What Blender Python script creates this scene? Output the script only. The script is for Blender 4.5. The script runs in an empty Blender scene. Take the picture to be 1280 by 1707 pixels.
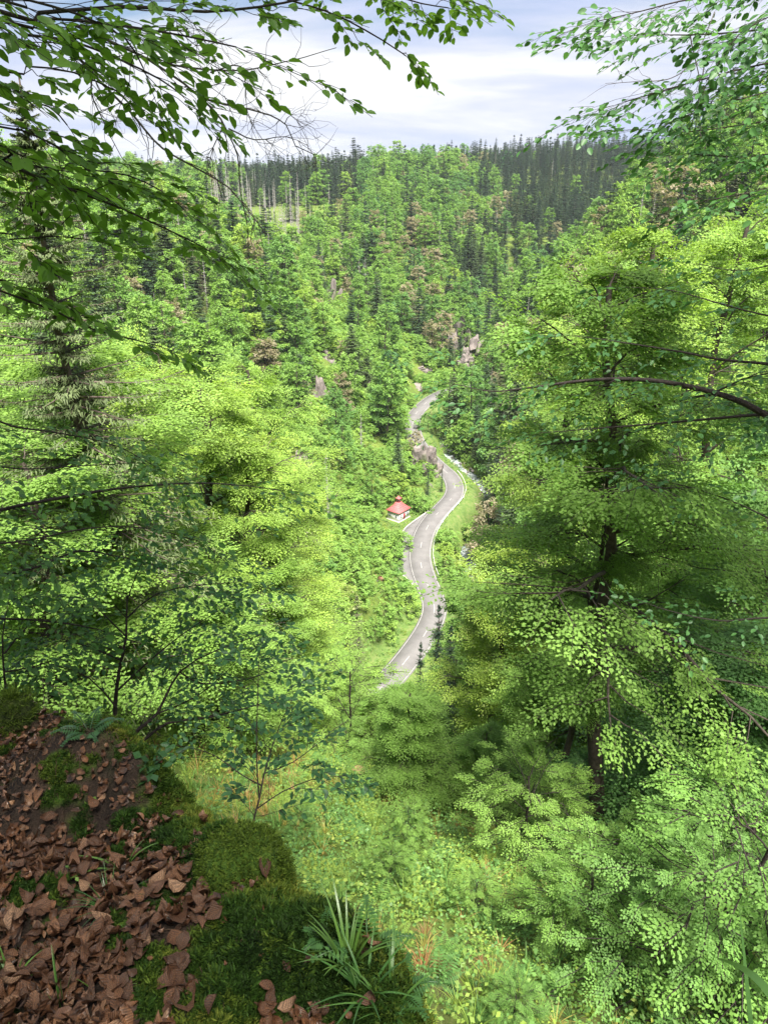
import bpy, math, random
import numpy as np
random.seed(5)
rng = np.random.default_rng(11)
SC = bpy.context.scene
COL = SC.collection
R = math.radians
PITCH = R(24.2)
FPX = 1232.8          # focal length of the photograph in its own pixels

# ------------------------------------------------------------------ camera, sky, sun, exposure
cam_data = bpy.data.cameras.new('camera')
cam_data.sensor_fit = 'VERTICAL'
cam_data.sensor_height = 36.0
cam_data.lens = 26.0
cam_data.clip_start = 0.05
cam_data.clip_end = 20000
cam = bpy.data.objects.new('camera', cam_data)
COL.objects.link(cam)
cam.location = (0, 0, 0)
cam.rotation_euler = (math.pi / 2 - PITCH, 0, 0)
SC.camera = cam

SC.view_settings.view_transform = 'Standard'
SC.view_settings.look = 'None'
SC.view_settings.gamma = 1.0
SC.view_settings.use_curve_mapping = False
SC.view_settings.exposure = 1.94
SC.cycles.max_bounces = 8
SC.cycles.diffuse_bounces = 5
SC.cycles.glossy_bounces = 2
SC.cycles.transmission_bounces = 4
SC.cycles.transparent_max_bounces = 6
SC.cycles.volume_bounces = 0
SC.cycles.use_denoising = True

SUN_EL, SUN_AZ = R(65), R(162)          # azimuth clockwise from +Y
world = bpy.data.worlds.new('World')
SC.world = world
world.use_nodes = True
wn, wl = world.node_tree.nodes, world.node_tree.links
wn.clear()
w_out = wn.new('ShaderNodeOutputWorld')
w_bg = wn.new('ShaderNodeBackground')
w_bg.inputs[1].default_value = 0.072
w_sky = wn.new('ShaderNodeTexSky')
w_sky.sky_type = 'NISHITA'
w_sky.sun_disc = False
w_sky.sun_elevation = SUN_EL
w_sky.sun_rotation = SUN_AZ
w_sky.air_density = 1.0
w_sky.dust_density = 1.5
w_tc = wn.new('ShaderNodeTexCoord')
w_sep = wn.new('ShaderNodeSeparateXYZ')
wl.new(w_tc.outputs['Generated'], w_sep.inputs[0])


def wmath(op, a, b=None, clamp=False):
    n = wn.new('ShaderNodeMath')
    n.operation = op
    n.use_clamp = clamp
    for i, v in enumerate((a, b)):
        if v is None:
            continue
        if isinstance(v, (int, float)):
            n.inputs[i].default_value = v
        else:
            wl.new(v, n.inputs[i])
    return n.outputs[0]


zden = wmath('ADD', wmath('MAXIMUM', w_sep.outputs[2], 0.0), 0.16)
w_com = wn.new('ShaderNodeCombineXYZ')
wl.new(wmath('DIVIDE', w_sep.outputs[0], zden), w_com.inputs[0])
wl.new(wmath('DIVIDE', w_sep.outputs[1], zden), w_com.inputs[1])


def wnoise(scale, detail, off, dist=0.4, sx=1.0):
    mp = wn.new('ShaderNodeMapping')
    mp.inputs['Location'].default_value = off
    mp.inputs['Scale'].default_value = (sx, 1, 1)
    wl.new(w_com.outputs[0], mp.inputs[0])
    n = wn.new('ShaderNodeTexNoise')
    n.inputs['Scale'].default_value = scale
    n.inputs['Detail'].default_value = detail
    n.inputs['Roughness'].default_value = 0.55
    n.inputs['Distortion'].default_value = dist
    wl.new(mp.outputs[0], n.inputs['Vector'])
    return n.outputs['Fac']


def wramp(fac, stops):
    r = wn.new('ShaderNodeValToRGB')
    while len(r.color_ramp.elements) < len(stops):
        r.color_ramp.elements.new(0.5)
    for e, (p, c) in zip(r.color_ramp.elements, stops):
        e.position = p
        e.color = (*c, 1)
    wl.new(fac, r.inputs[0])
    return r.outputs[0]


# broken high cloud: lavender grey bodies, white tops, blue gaps
cl_cover = wnoise(0.8, 6, (3.1, 1.7, 0), 0.5, 0.6)
cl_body = wnoise(0.62, 7, (1.3, 5.6, 0), 0.7, 0.45)
cloud_col = wramp(cl_body, [(0.35, (2.0, 2.4, 3.5)), (0.44, (2.35, 2.65, 3.5)), (0.52, (3.0, 3.15, 3.65)), (0.59, (3.8, 3.85, 3.95))])
cover = wramp(cl_cover, [(0.30, (0.2, 0.2, 0.2)), (0.42, (1, 1, 1))])
w_skyc = wn.new('ShaderNodeMix')
w_skyc.data_type = 'RGBA'
wl.new(cover, w_skyc.inputs[0])
w_gain = wn.new('ShaderNodeMix')
w_gain.data_type = 'RGBA'
w_gain.blend_type = 'MULTIPLY'
w_gain.inputs[0].default_value = 1.0
w_gain.inputs[7].default_value = (0.34, 0.42, 0.5, 1)
wl.new(w_sky.outputs[0], w_gain.inputs[6])
wl.new(w_gain.outputs[2], w_skyc.inputs[6])
wl.new(cloud_col, w_skyc.inputs[7])
wl.new(w_skyc.outputs[2], w_bg.inputs[0])
wl.new(w_bg.outputs[0], w_out.inputs[0])

sun_data = bpy.data.lights.new('sun', 'SUN')
sun_data.energy = 4.9
sun_data.angle = R(18)
sun_data.color = (1.0, 0.95, 0.86)
sun = bpy.data.objects.new('sun', sun_data)
COL.objects.link(sun)
# the sun lamp shines along its -Z: tilt it away from straight down towards the azimuth
sun.rotation_euler = (math.pi / 2 - SUN_EL, 0, -SUN_AZ + math.pi)
sun.location = (0, 0, 60)

# ------------------------------------------------------------------ camera geometry helpers
CP, SP = math.cos(PITCH), math.sin(PITCH)


def ray(px, py):
    xu = (px - 640) / FPX
    yu = -(py - 853.5) / FPX
    return np.array([xu, CP + SP * yu, -SP + CP * yu])


def at_y(px, py, Y):
    d = ray(px, py)
    return d * (Y / d[1])


def at_z(px, py, Z):
    d = ray(px, py)
    return d * (Z / d[2])


def at_d(px, py, D):
    d = ray(px, py)
    return d * (D / np.linalg.norm(d))


def project(P):
    P = np.asarray(P, float)
    X, Y, Z = P[..., 0], P[..., 1], P[..., 2]
    depth = Y * CP - Z * SP
    up = Y * SP + Z * CP
    dd = np.maximum(depth, 0.1)
    return 640 + FPX * X / dd, 853.5 - FPX * up / dd, depth


# ------------------------------------------------------------------ object helpers
def tag(o, label=None, cat=None, group=None, kind=None):
    if label: o['label'] = label
    if cat: o['category'] = cat
    if group: o['group'] = group
    if kind: o['kind'] = kind
    return o


def empty(name, loc, rz=0.0):
    o = bpy.data.objects.new(name, None)
    COL.objects.link(o)
    o.location = loc
    o.rotation_euler = (0, 0, rz)
    o.empty_display_size = 0.3
    return o


def link(name, mesh, parent=None, loc=(0, 0, 0), rot=(0, 0, 0), scale=None):
    o = bpy.data.objects.new(name, mesh)
    COL.objects.link(o)
    o.parent = parent
    o.location = loc
    o.rotation_euler = rot
    if scale is not None:
        o.scale = (scale,) * 3 if isinstance(scale, (int, float)) else scale
    return o


def mesh_np(name, V, faces, mats, tint=None, smooth=False, midx=None):
    """V (n,3); faces: list of (m,k) index arrays; tint: per-vertex float; midx: material index per face block"""
    V = np.asarray(V, np.float32)
    faces = [np.asarray(f, np.int32) for f in faces]
    me = bpy.data.meshes.new(name)
    me.vertices.add(len(V))
    me.vertices.foreach_set('co', V.ravel())
    nl = sum(f.size for f in faces)
    nf = sum(len(f) for f in faces)
    me.loops.add(nl)
    me.polygons.add(nf)
    me.loops.foreach_set('vertex_index', np.concatenate([f.ravel() for f in faces]))
    tot = np.concatenate([np.full(len(f), f.shape[1], np.int32) for f in faces])
    st = np.concatenate([[0], np.cumsum(tot)[:-1]]).astype(np.int32)
    me.polygons.foreach_set('loop_start', st)
    me.polygons.foreach_set('loop_total', tot)
    if not isinstance(mats, (list, tuple)):
        mats = [mats]
    for m in mats:
        me.materials.append(m)
    if midx is not None:
        me.polygons.foreach_set('material_index', np.concatenate([np.full(len(f), k, np.int32) for f, k in zip(faces, midx)]))
    if smooth:
        me.polygons.foreach_set('use_smooth', np.ones(nf, bool))
    if tint is not None:
        a = me.attributes.new('tint', 'FLOAT', 'POINT')
        a.data.foreach_set('value', np.asarray(tint, np.float32))
    me.update()
    return me


class Geo:
    """collects numpy pieces into one mesh"""
    def __init__(s):
        s.V, s.F, s.T, s.M, s.n = [], [], [], [], 0

    def add(s, V, F, tint=0.5, m=0):
        V = np.asarray(V, float).reshape(-1, 3)
        s.V.append(V)
        for f in (F if isinstance(F, list) else [F]):
            s.F.append(np.asarray(f, np.int64) + s.n)
            s.M.append(m)
        t = np.full(len(V), tint, float) if np.isscalar(tint) else np.asarray(tint, float)
        s.T.append(t)
        s.n += len(V)
        return s

    def mesh(s, name, mats, smooth=False):
        return mesh_np(name, np.concatenate(s.V), s.F, mats, np.concatenate(s.T), smooth, s.M)


def unit(a):
    a = np.asarray(a, float)
    return a / np.maximum(np.linalg.norm(a, axis=-1, keepdims=True), 1e-9)


def tube(P, r, sides=6, cap=False):
    P = np.asarray(P, float)
    r = np.broadcast_to(np.asarray(r, float), (len(P),))
    T = unit(np.gradient(P, axis=0))
    ref = np.array([0, 0, 1.0]) if abs(T[:, 2]).mean() < 0.8 else np.array([1.0, 0, 0])
    A = unit(np.cross(T, ref))
    B = np.cross(T, A)
    a = np.linspace(0, 2 * np.pi, sides, endpoint=False)
    V = P[:, None] + r[:, None, None] * (np.cos(a)[None, :, None] * A[:, None] + np.sin(a)[None, :, None] * B[:, None])
    n = len(P)
    i, j = np.meshgrid(np.arange(n - 1), np.arange(sides), indexing='ij')
    k = (j + 1) % sides
    F = np.stack([i * sides + j, i * sides + k, (i + 1) * sides + k, (i + 1) * sides + j], -1).reshape(-1, 4)
    return V.reshape(-1, 3), F


LEAF_DIAMOND = (np.array([[0, 0, 0], [.5, .5, .06], [1, 0, -.05], [.5, -.5, .06]]), [np.array([[0, 1, 2, 3]])])
# beech leaf: midrib and two scalloped halves, folded a little along the rib
_lf = np.array([[0, 0, 0], [.33, 0, -.03], [.66, 0, -.04], [1, 0, -.10],
                [.12, .26, .05], [.42, .46, .09], [.78, .32, .03],
                [.12, -.26, .05], [.42, -.46, .09], [.78, -.32, .03]])
LEAF_BEECH = (_lf, [np.array([[0, 1, 5, 4], [1, 2, 6, 5], [0, 7, 8, 1], [1, 8, 9, 2]]), np.array([[2, 3, 6], [2, 9, 3]])])
LEAF_NEEDLE = (np.array([[0, .5, 0], [0, -.5, 0], [1, -.15, 0], [1, .15, 0]]), [np.array([[0, 1, 2, 3]])])


def leaves(P, D, U, L, W, tpl=LEAF_DIAMOND, tint=None):
    m = len(P)
    tv, tf = tpl
    D = unit(D)
    S = unit(np.cross(U, D))
    U = np.cross(D, S)
    L = np.broadcast_to(L, (m,))[:, None, None]
    W = np.broadcast_to(W, (m,))[:, None, None]
    V = P[:, None] + tv[None, :, :1] * L * D[:, None] + tv[None, :, 1:2] * W * S[:, None] + tv[None, :, 2:] * L * U[:, None]
    n = len(tv)
    off = (np.arange(m) * n)[:, None, None]
    F = [(f[None] + off).reshape(-1, f.shape[1]) for f in tf]
    T = np.repeat(rng.random(m) if tint is None else tint, n)
    return V.reshape(-1, 3), F, T


# ------------------------------------------------------------------ materials
def new_mat(name):
    m = bpy.data.materials.new(name)
    m.use_nodes = True
    m.node_tree.nodes.clear()
    return m, m.node_tree.nodes, m.node_tree.links


def ramp(nt, fac, stops, interp='LINEAR'):
    r = nt.nodes.new('ShaderNodeValToRGB')
    r.color_ramp.interpolation = interp
    while len(r.color_ramp.elements) < len(stops):
        r.color_ramp.elements.new(0.5)
    for e, (p, c) in zip(r.color_ramp.elements, stops):
        e.position = p
        e.color = (*c, 1)
    nt.links.new(fac, r.inputs[0])
    return r.outputs[0]


def noise(nt, scale, detail=4, coord='Object', rough=0.55, dist=0.0):
    tc = nt.nodes.new('ShaderNodeTexCoord')
    n = nt.nodes.new('ShaderNodeTexNoise')
    n.inputs['Scale'].default_value = scale
    n.inputs['Detail'].default_value = detail
    n.inputs['Roughness'].default_value = rough
    n.inputs['Distortion'].default_value = dist
    nt.links.new(tc.outputs[coord], n.inputs['Vector'])
    return n.outputs['Fac']


def mixc(nt, fac, a, b, mode='MIX'):
    n = nt.nodes.new('ShaderNodeMix')
    n.data_type = 'RGBA'
    n.blend_type = mode
    for s, v in ((0, fac), (6, a), (7, b)):
        if isinstance(v, (int, float)):
            n.inputs[s].default_value = v
        elif isinstance(v, tuple):
            n.inputs[s].default_value = (*v, 1)
        else:
            nt.links.new(v, n.inputs[s])
    return n.outputs[2]


def nmath(nt, op, a, b=None, c=None):
    n = nt.nodes.new('ShaderNodeMath')
    n.operation = op
    for i, v in enumerate((a, b, c)):
        if v is None: continue
        if isinstance(v, (int, float)): n.inputs[i].default_value = v
        else: nt.links.new(v, n.inputs[i])
    return n.outputs[0]


def attr(nt, name, typ='GEOMETRY'):
    n = nt.nodes.new('ShaderNodeAttribute')
    n.attribute_name = name
    n.attribute_type = typ
    return n.outputs['Fac']


def bump(nt, h, strength=0.4, dist=0.05):
    b = nt.nodes.new('ShaderNodeBump')
    b.inputs['Strength'].default_value = strength
    b.inputs['Distance'].default_value = dist
    nt.links.new(h, b.inputs['Height'])
    return b.outputs[0]


def finish(nt, base, rough=0.8, spec=0.3, normal=None, transl=0.0, tcol=None):
    out = nt.nodes.new('ShaderNodeOutputMaterial')
    p = nt.nodes.new('ShaderNodeBsdfPrincipled')
    if isinstance(base, tuple): p.inputs['Base Color'].default_value = (*base, 1)
    else: nt.links.new(base, p.inputs['Base Color'])
    if isinstance(rough, (int, float)): p.inputs['Roughness'].default_value = rough
    else: nt.links.new(rough, p.inputs['Roughness'])
    p.inputs['Specular IOR Level'].default_value = spec
    if normal is not None: nt.links.new(normal, p.inputs['Normal'])
    if transl > 0:
        t = nt.nodes.new('ShaderNodeBsdfTranslucent')
        nt.links.new(tcol if tcol is not None else base, t.inputs[0])
        mx = nt.nodes.new('ShaderNodeMixShader')
        mx.inputs[0].default_value = transl
        nt.links.new(p.outputs[0], mx.inputs[1])
        nt.links.new(t.outputs[0], mx.inputs[2])
        nt.links.new(mx.outputs[0], out.inputs[0])
    else:
        nt.links.new(p.outputs[0], out.inputs[0])


def leaf_mat(name, stops, transl=0.4, rough=0.5, spec=0.35, tintamp=0.35, patch=None):
    """stops: colour ramp over the plant's own tone (custom property or instance attribute 'tone')"""
    m, N, L = new_mat(name)
    nt = m.node_tree
    tone = attr(nt, 'tone', 'INSTANCER')
    tint = attr(nt, 'tint')
    t2 = nmath(nt, 'ADD', tone, nmath(nt, 'MULTIPLY', nmath(nt, 'SUBTRACT', tint, 0.5), 0.10))
    base = ramp(nt, t2, stops)
    br = nmath(nt, 'ADD', 1.0 - tintamp * 0.5, nmath(nt, 'MULTIPLY', tint, tintamp))
    cmb = nt.nodes.new('ShaderNodeCombineColor')
    for i in range(3): L.new(br, cmb.inputs[i])
    c = mixc(nt, 1.0, base, cmb.outputs[0], 'MULTIPLY')
    tc = mixc(nt, 1.0, c, (1.25, 1.3, 0.75), 'MULTIPLY')
    finish(nt, c, rough, spec, None, transl, tc)
    return m


BROAD = [(0.0, (.050, .125, .055)), (0.2, (.090, .195, .062)), (0.45, (.150, .27, .055)), (0.7, (.190, .315, .068)), (0.88, (.25, .355, .060)), (0.95, (.25, .25, .13)), (1.0, (.25, .21, .15))]
M_broad = leaf_mat('broadleaf_foliage', BROAD, 0.45, .55, .2, .75)
M_near = leaf_mat('beech_leaves', [(0, (.035, .095, .045)), (.3, (.06, .15, .05)), (.6, (.11, .22, .035)), (1, (.19, .29, .03))], 0.45, 0.45, 0.3, 0.5)
M_conifer = leaf_mat('conifer_needles', [(0, (.022, .048, .028)), (.4, (.042, .082, .034)), (.7, (.085, .12, .045)), (1, (.13, .12, .07))], 0.2, 0.6, 0.25, 0.6)


def bark_mat(name, c1, c2, scale=9.0):
    m, N, L = new_mat(name)
    nt = m.node_tree
    f = noise(nt, scale, 5)
    finish(nt, ramp(nt, f, [(.3, c1), (.7, c2)]), 0.85, 0.2, bump(nt, noise(nt, scale * 3, 4), 0.6, 0.03))
    return m


M_bark = bark_mat('beech_bark', (.030, .024, .020), (.085, .07, .055))
M_twig = bark_mat('dark_twig_bark', (.018, .014, .013), (.045, .035, .032), 30)
M_greybark = bark_mat('dead_grey_wood', (.20, .185, .17), (.38, .36, .34), 2.0)
M_sprucebark = bark_mat('spruce_bark', (.05, .038, .03), (.13, .10, .085), 5)

# ------------------------------------------------------------------ terrain height field
CTRL = np.array([
    # near slope under and below the viewpoint
    (0, 0, -5.2), (0, 5, -8.3), (0, 10, -12), (0, 20, -19.2), (0, 32, -29), (0, 50, -45), (0, 75, -68), (3, 98, -89),
    (10, 10, -13), (20, 10, -11), (10, 20, -20.5), (20, 25, -22), (35, 15, -12), (12, 35, -31), (-8, 5, -6), (-8, 22, -18), (-15, 10, -9), (-25, 20, -13),
    (-30, 40, -27), (-15, 62, -50), (0, -15, 3), (30, -10, 5), (-30, -10, 4), (-60, 0, 8), (80, 0, 6), (40, 35, -24), (60, 70, -44),
    (25, 60, -52), (40, 95, -70), (-12, 100, -80), (-45, 60, -36), (-60, 110, -45),
    # left flank and the rocky spur behind the chapel
    (-10, 130, -84), (-22, 150, -72), (-6, 160, -85.5), (-2, 190, -90), (-24, 200, -73), (-24, 232, -72), (-37, 235, -76), (-22, 272, -70), (-6, 255, -86),
    (-34, 320, -57), (-50, 380, -46), (-103, 460, -40), (-60, 300, -46), (-110, 350, -24), (-187, 650, -17), (-100, 150, -38), (-250, 300, -8), (-90, 240, -30),
    (5, 300, -84), (0, 360, -76),
    # floor
    (35, 215, -93), (30, 330, -90), (45, 365, -89), (80, 420, -86), (140, 455, -82), (250, 470, -76),
    # head of the valley, the far face
    (20, 400, -82), (0, 450, -66), (40, 520, -52), (-40, 520, -50), (90, 560, -60), (60, 620, -34), (-84, 600, -26), (150, 600, -42), (33, 760, -2), (-90, 700, -20),
    (110, 700, -34), (120, 850, -4), (200, 900, 10), (170, 1100, 16), (300, 700, -28), (400, 900, 12), (60, 1100, 4), (-100, 1000, -12), (-300, 900, -8), (350, 1200, 20),
    # right flank
    (44, 190, -87), (60, 215, -76), (68, 380, -70), (55, 345, -84), (95, 360, -36), (148, 400, -2), (120, 250, -34), (180, 250, -4), (80, 130, -64), (120, 60, -20), (200, 330, 6), (60, 160, -74),
    (260, 400, -20), (120, 320, -14), (85, 280, -50),
    # far plateau
    (0, 1600, 4), (-600, 1400, 0), (700, 1500, 8), (-900, 600, 0), (900, 700, 6), (600, 200, 10), (-600, 100, 6), (0, 2600, 4), (-1500, 2500, 6), (1500, 2500, 12), (0, -200, 20), (500, -200, 20), (-500, -200, 20),
], float)


def _phi(r2):
    return 0.5 * r2 * np.log(r2 + 1e-9)


def _fit(C, lam=2e-4):
    n = len(C)
    X = C[:, :2] / 100
    K = _phi(((X[:, None] - X[None]) ** 2).sum(-1)) + lam * np.eye(n)
    Pm = np.c_[np.ones(n), X]
    A = np.block([[K, Pm], [Pm.T, np.zeros((3, 3))]])
    return X, np.linalg.solve(A, np.r_[C[:, 2], 0, 0, 0])


TX, TW = _fit(CTRL)
_nd = [(random.uniform(0, 6.28), random.uniform(0, 6.28)) for _ in range(24)]


def wob(x, y, wl, k=0):
    s = 0
    for i in range(5):
        a, ph = _nd[(k * 5 + i) % 24]
        w = 2 * np.pi / (wl * (0.7 + 0.22 * i))
        s = s + np.sin((x * math.cos(a) + y * math.sin(a)) * w + ph + 1.5 * np.sin((x * math.sin(a) - y * math.cos(a)) * w * 0.6 + ph))
    return s / 5


def catmull(P, step):
    P = np.asarray(P, float)
    Q = np.vstack([2 * P[0] - P[1], P, 2 * P[-1] - P[-2]])
    out = []
    for i in range(1, len(Q) - 2):
        n = max(2, int(np.linalg.norm(Q[i + 1] - Q[i]) / step))
        t = np.linspace(0, 1, n, endpoint=False)[:, None]
        a, b, c, d = Q[i - 1], Q[i], Q[i + 1], Q[i + 2]
        out.append(0.5 * ((2 * b) + (-a + c) * t + (2 * a - 5 * b + 4 * c - d) * t ** 2 + (-a + 3 * b - 3 * c + d) * t ** 3))
    out.append(Q[-2][None])
    return np.concatenate(out)


road_px = [(590, 1186, -97), (631, 1150, -96.6), (658, 1123, -96.3), (688, 1086, -96), (712, 1050, -95.8), (723, 1022, -95.6), (722, 1000, -95.4), (712, 973, -95.2), (703, 947, -95), (700, 923, -94.8), (704, 899, -94.6), (712, 879, -94.4),
           (727, 858, -94.2), (743, 841, -94), (754, 828, -93.8), (758, 814, -93.5), (754, 800, -93.1), (746, 789, -92.6), (733, 778, -92), (712, 758, -90.8), (695, 735, -89.6), (688, 712, -88.3), (690, 695, -87.4),
           (700, 681, -86.6), (714, 668, -85.6), (732, 657, -84.6), (754, 648, -83.6), (790, 640, -82.6)]
ROAD = catmull([at_z(*p) for p in road_px], 1.5)
# the road winds as drawn: smooth heights
river_px = [(640, 1230, -104), (760, 1130, -103), (800, 1040, -102), (800, 985, -101.5), (782, 945, -101), (762, 900, -100), (768, 880, -99.5), (792, 855, -99), (806, 825, -98), (790, 800, -97.4), (764, 778, -96.4), (742, 755, -95.2), (726, 728, -93.8), (722, 700, -92.2), (730, 680, -91), (770, 668, -90), (830, 664, -89)]
RIVER = catmull([at_z(*p) for p in river_px], 2.0)


def dist_poly(x, y, L):
    """distance to the sampled polyline, index of the nearest sample"""
    x = np.asarray(x, float); y = np.asarray(y, float)
    best = np.full(x.shape, 1e9); idx = np.zeros(x.shape, int)
    for i, p in enumerate(L):
        d = (x - p[0]) ** 2 + (y - p[1]) ** 2
        m = d < best
        best = np.where(m, d, best); idx = np.where(m, i, idx)
    return np.sqrt(best), idx


CHAPEL = at_z(664, 862, -95.0)


def ss(a, b, x):
    t = np.clip((x - a) / (b - a), 0, 1)
    return t * t * (3 - 2 * t)


def height(x, y):
    x = np.asarray(x, float); y = np.asarray(y, float)
    sh = x.shape
    x = x.ravel(); y = y.ravel()
    X = np.c_[x, y] / 100
    z = np.empty(len(x))
    for s in range(0, len(x), 20000):
        d2 = ((X[s:s + 20000, None] - TX[None]) ** 2).sum(-1)
        z[s:s + 20000] = _phi(d2) @ TW[:-3] + TW[-3] + X[s:s + 20000] @ TW[-2:]
    rr = np.hypot(x, y)
    z = z * (1 - ss(2200, 3200, rr)) + 4 * ss(2200, 3200, rr)
    z += wob(x, y, 900, 3) * 9 * ss(1200, 2600, rr) + ss(1500, 5000, rr) * 18
    z += wob(x, y, 60, 0) * 3.2 * ss(60, 300, rr) + wob(x, y, 21, 1) * (0.25 + 1.3 * ss(50, 150, rr)) + wob(x, y, 7, 2) * (0.12 + 0.4 * ss(60, 150, rr))
    m = (y > 70) & (y < 460) & (np.abs(x) < 120)
    if m.any():
        dr, ir = dist_poly(x[m], y[m], ROAD)
        dv, iv = dist_poly(x[m], y[m], RIVER)
        zr = ROAD[ir, 2] - 0.22
        zv = RIVER[iv, 2]
        zz = z[m]
        wv = 1 - ss(5, 13, dv)
        zz = zz * (1 - wv) + (zv - 0.9 + np.maximum(0, dv - 2.5) * 0.45) * wv
        wr = 1 - ss(5.0, 12, dr)
        zz = zz * (1 - wr) + zr * wr
        # level pad of the lay-by and the chapel lawn
        dc = np.hypot(x[m] - CHAPEL[0], y[m] - CHAPEL[1])
        wc = 1 - ss(6, 13, dc)
        zz = zz * (1 - wc) + (-95.1) * wc
        wr2 = 1 - ss(3.9, 5.2, dr)
        zz = zz * (1 - wr2) + zr * wr2
        z[m] = zz
    return z.reshape(sh)


# ground sheet: rows grow with distance, columns fan out
ys = [-26.0]
while ys[-1] < 7000:
    ys.append(ys[-1] + max(0.55, 0.0125 * abs(ys[-1])))
ys = np.array(ys)
us = np.linspace(-1.25, 1.25, 340)
US, YS = np.meshgrid(us, ys)
XS = US * (np.abs(YS) + 38)
ZS = height(XS, YS)
nr, nc = XS.shape
gi, gj = np.meshgrid(np.arange(nr - 1), np.arange(nc - 1), indexing='ij')
GF = np.stack([gi * nc + gj, gi * nc + gj + 1, (gi + 1) * nc + gj + 1, (gi + 1) * nc + gj], -1).reshape(-1, 4)

m, N, L = new_mat('hillside_ground')
nt = m.node_tree
g1 = noise(nt, 0.12, 6)
g2 = noise(nt, 1.3, 6)
g3 = noise(nt, 0.02, 3)
cA = ramp(nt, g2, [(.3, (.055, .050, .020)), (.45, (.085, .11, .022)), (.6, (.11, .16, .028)), (.75, (.20, .13, .06))])
cB = ramp(nt, g1, [(.35, (.05, .085, .02)), (.55, (.09, .14, .025)), (.72, (.15, .12, .07))])
col = mixc(nt, 0.5, cA, cB)
tv = attr(nt, 'tint')      # 1 on verges and lawns by the road
verge = ramp(nt, noise(nt, .7, 7, rough=.75), [(.32, (.045, .085, .022)), (.5, (.085, .135, .035)), (.62, (.13, .15, .055)), (.72, (.16, .13, .08))])
col = mixc(nt, tv, col, verge)
finish(nt, col, 0.95, 0.1, bump(nt, g2, 0.6, 0.3))
M_ground = m
gx, gy = XS.ravel(), YS.ravel()
gt = np.zeros(len(gx))
mm = (gy > 70) & (gy < 460) & (np.abs(gx) < 120)
dr_, _ = dist_poly(gx[mm], gy[mm], ROAD)
gt[mm] = (1 - ss(7, 11, dr_)) * 0.9
ground_me = mesh_np('ground', np.c_[gx, gy, ZS.ravel()], [GF], M_ground, gt, True)
ground = tag(link('ground', ground_me), kind='structure')
GRID = (ys, us, ZS)


def hfast(x, y):
    """ground height read off the sheet itself (bilinear)"""
    x = np.asarray(x, float); y = np.asarray(y, float)
    r = np.clip(np.interp(y, ys, np.arange(nr)), 0, nr - 1.001)
    c = np.clip((x / (np.abs(y) + 38) + 1.25) / 2.5 * (nc - 1), 0, nc - 1.001)
    r0, c0 = r.astype(int), c.astype(int)
    fr, fc = r - r0, c - c0
    return (ZS[r0, c0] * (1 - fr) * (1 - fc) + ZS[r0 + 1, c0] * fr * (1 - fc) + ZS[r0, c0 + 1] * (1 - fr) * fc + ZS[r0 + 1, c0 + 1] * fr * fc)


# ------------------------------------------------------------------ road
def ribbon(P, o0, o1, dz, s0=None, s1=None, th=0.0):
    """strip between two offsets from the centre line (positive = right of travel)"""
    o0 = np.broadcast_to(o0, len(P))[s0:s1]; o1 = np.broadcast_to(o1, len(P))[s0:s1]
    P = P[s0:s1]
    T = unit(np.gradient(P[:, :2], axis=0))
    Nn = np.c_[T[:, 1], -T[:, 0]]
    A = np.c_[P[:, :2] + Nn * o0[:, None], P[:, 2] + dz]
    B = np.c_[P[:, :2] + Nn * o1[:, None], P[:, 2] + dz]
    n = len(P)
    if th:
        V = np.vstack([A, B, A - [0, 0, th], B - [0, 0, th]])
        i = np.arange(n - 1)
        F = np.vstack([np.c_[i, i + n, i + n + 1, i + 1], np.c_[i, i + 1, i + 1 + 2 * n, i + 2 * n], np.c_[i + n, i + 3 * n, i + 1 + 3 * n, i + 1 + n]])
        return V, F
    i = np.arange(n - 1)
    return np.vstack([A, B]), np.c_[i, i + n, i + n + 1, i + 1]


m, N, L = new_mat('worn_asphalt')
nt = m.node_tree
c = ramp(nt, noise(nt, 0.35, 6), [(.3, (.095, .091, .090)), (.7, (.145, .139, .137))])
c = mixc(nt, 0.25, c, ramp(nt, noise(nt, 14, 3), [(.4, (.09, .085, .085)), (.6, (.20, .19, .19))]))
finish(nt, c, 0.85, 0.2)
M_road = m
m, N, L = new_mat('road_paint')
nt = m.node_tree
finish(nt, ramp(nt, noise(nt, 5, 3), [(.35, (.20, .19, .185)), (.6, (.40, .39, .38))]), 0.6, 0.3)
M_paint = m
sROAD = np.r_[0, np.cumsum(np.linalg.norm(np.diff(ROAD, axis=0), axis=1))]
g = Geo()
V, F = ribbon(ROAD, -3.1, 3.1, 0, th=0.25)
g.add(V, F)
pxr, pyr, _ = project(ROAD)
# lay-by on the left between pixel rows 850 and 985
lw = 3.0 + 3.4 * ss(0, 1, np.clip(np.minimum((985 - pyr) / 45, (pyr - 848) / 45), 0, 1)) * (np.arange(len(ROAD)) < np.argmax(pyr < 846))
lay = np.where(lw > 3.05)[0]
V, F = ribbon(ROAD, -lw, -3.1, -0.004, lay[0], lay[-1] + 1, th=0.25)
g.add(V, F)
road = tag(link('road', g.mesh('road', M_road)), kind='structure')
def part_of_setting(name, V, F, mat, parent, smooth=False):
    return link(name, mesh_np(name, V, [F], mat, None, smooth), parent)
V, F = ribbon(ROAD, -2.79, -2.69, 0.012); part_of_setting('edge_line', V, F, M_paint, road)
V, F = ribbon(ROAD, 2.71, 2.81, 0.012); part_of_setting('edge_line', V, F, M_paint, road)
s = 6.0
while s < sROAD[-1] - 10:
    a, b = np.searchsorted(sROAD, s), np.searchsorted(sROAD, s + 4.2)
    if b - a >= 2 and pyr[a] > 640:
        V, F = ribbon(ROAD, -0.06, 0.06, 0.012, a, b)
        part_of_setting('centre_dash', V, F, M_paint, road)
    s += 11.0
m, N, L = new_mat('galvanised_steel')
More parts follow.
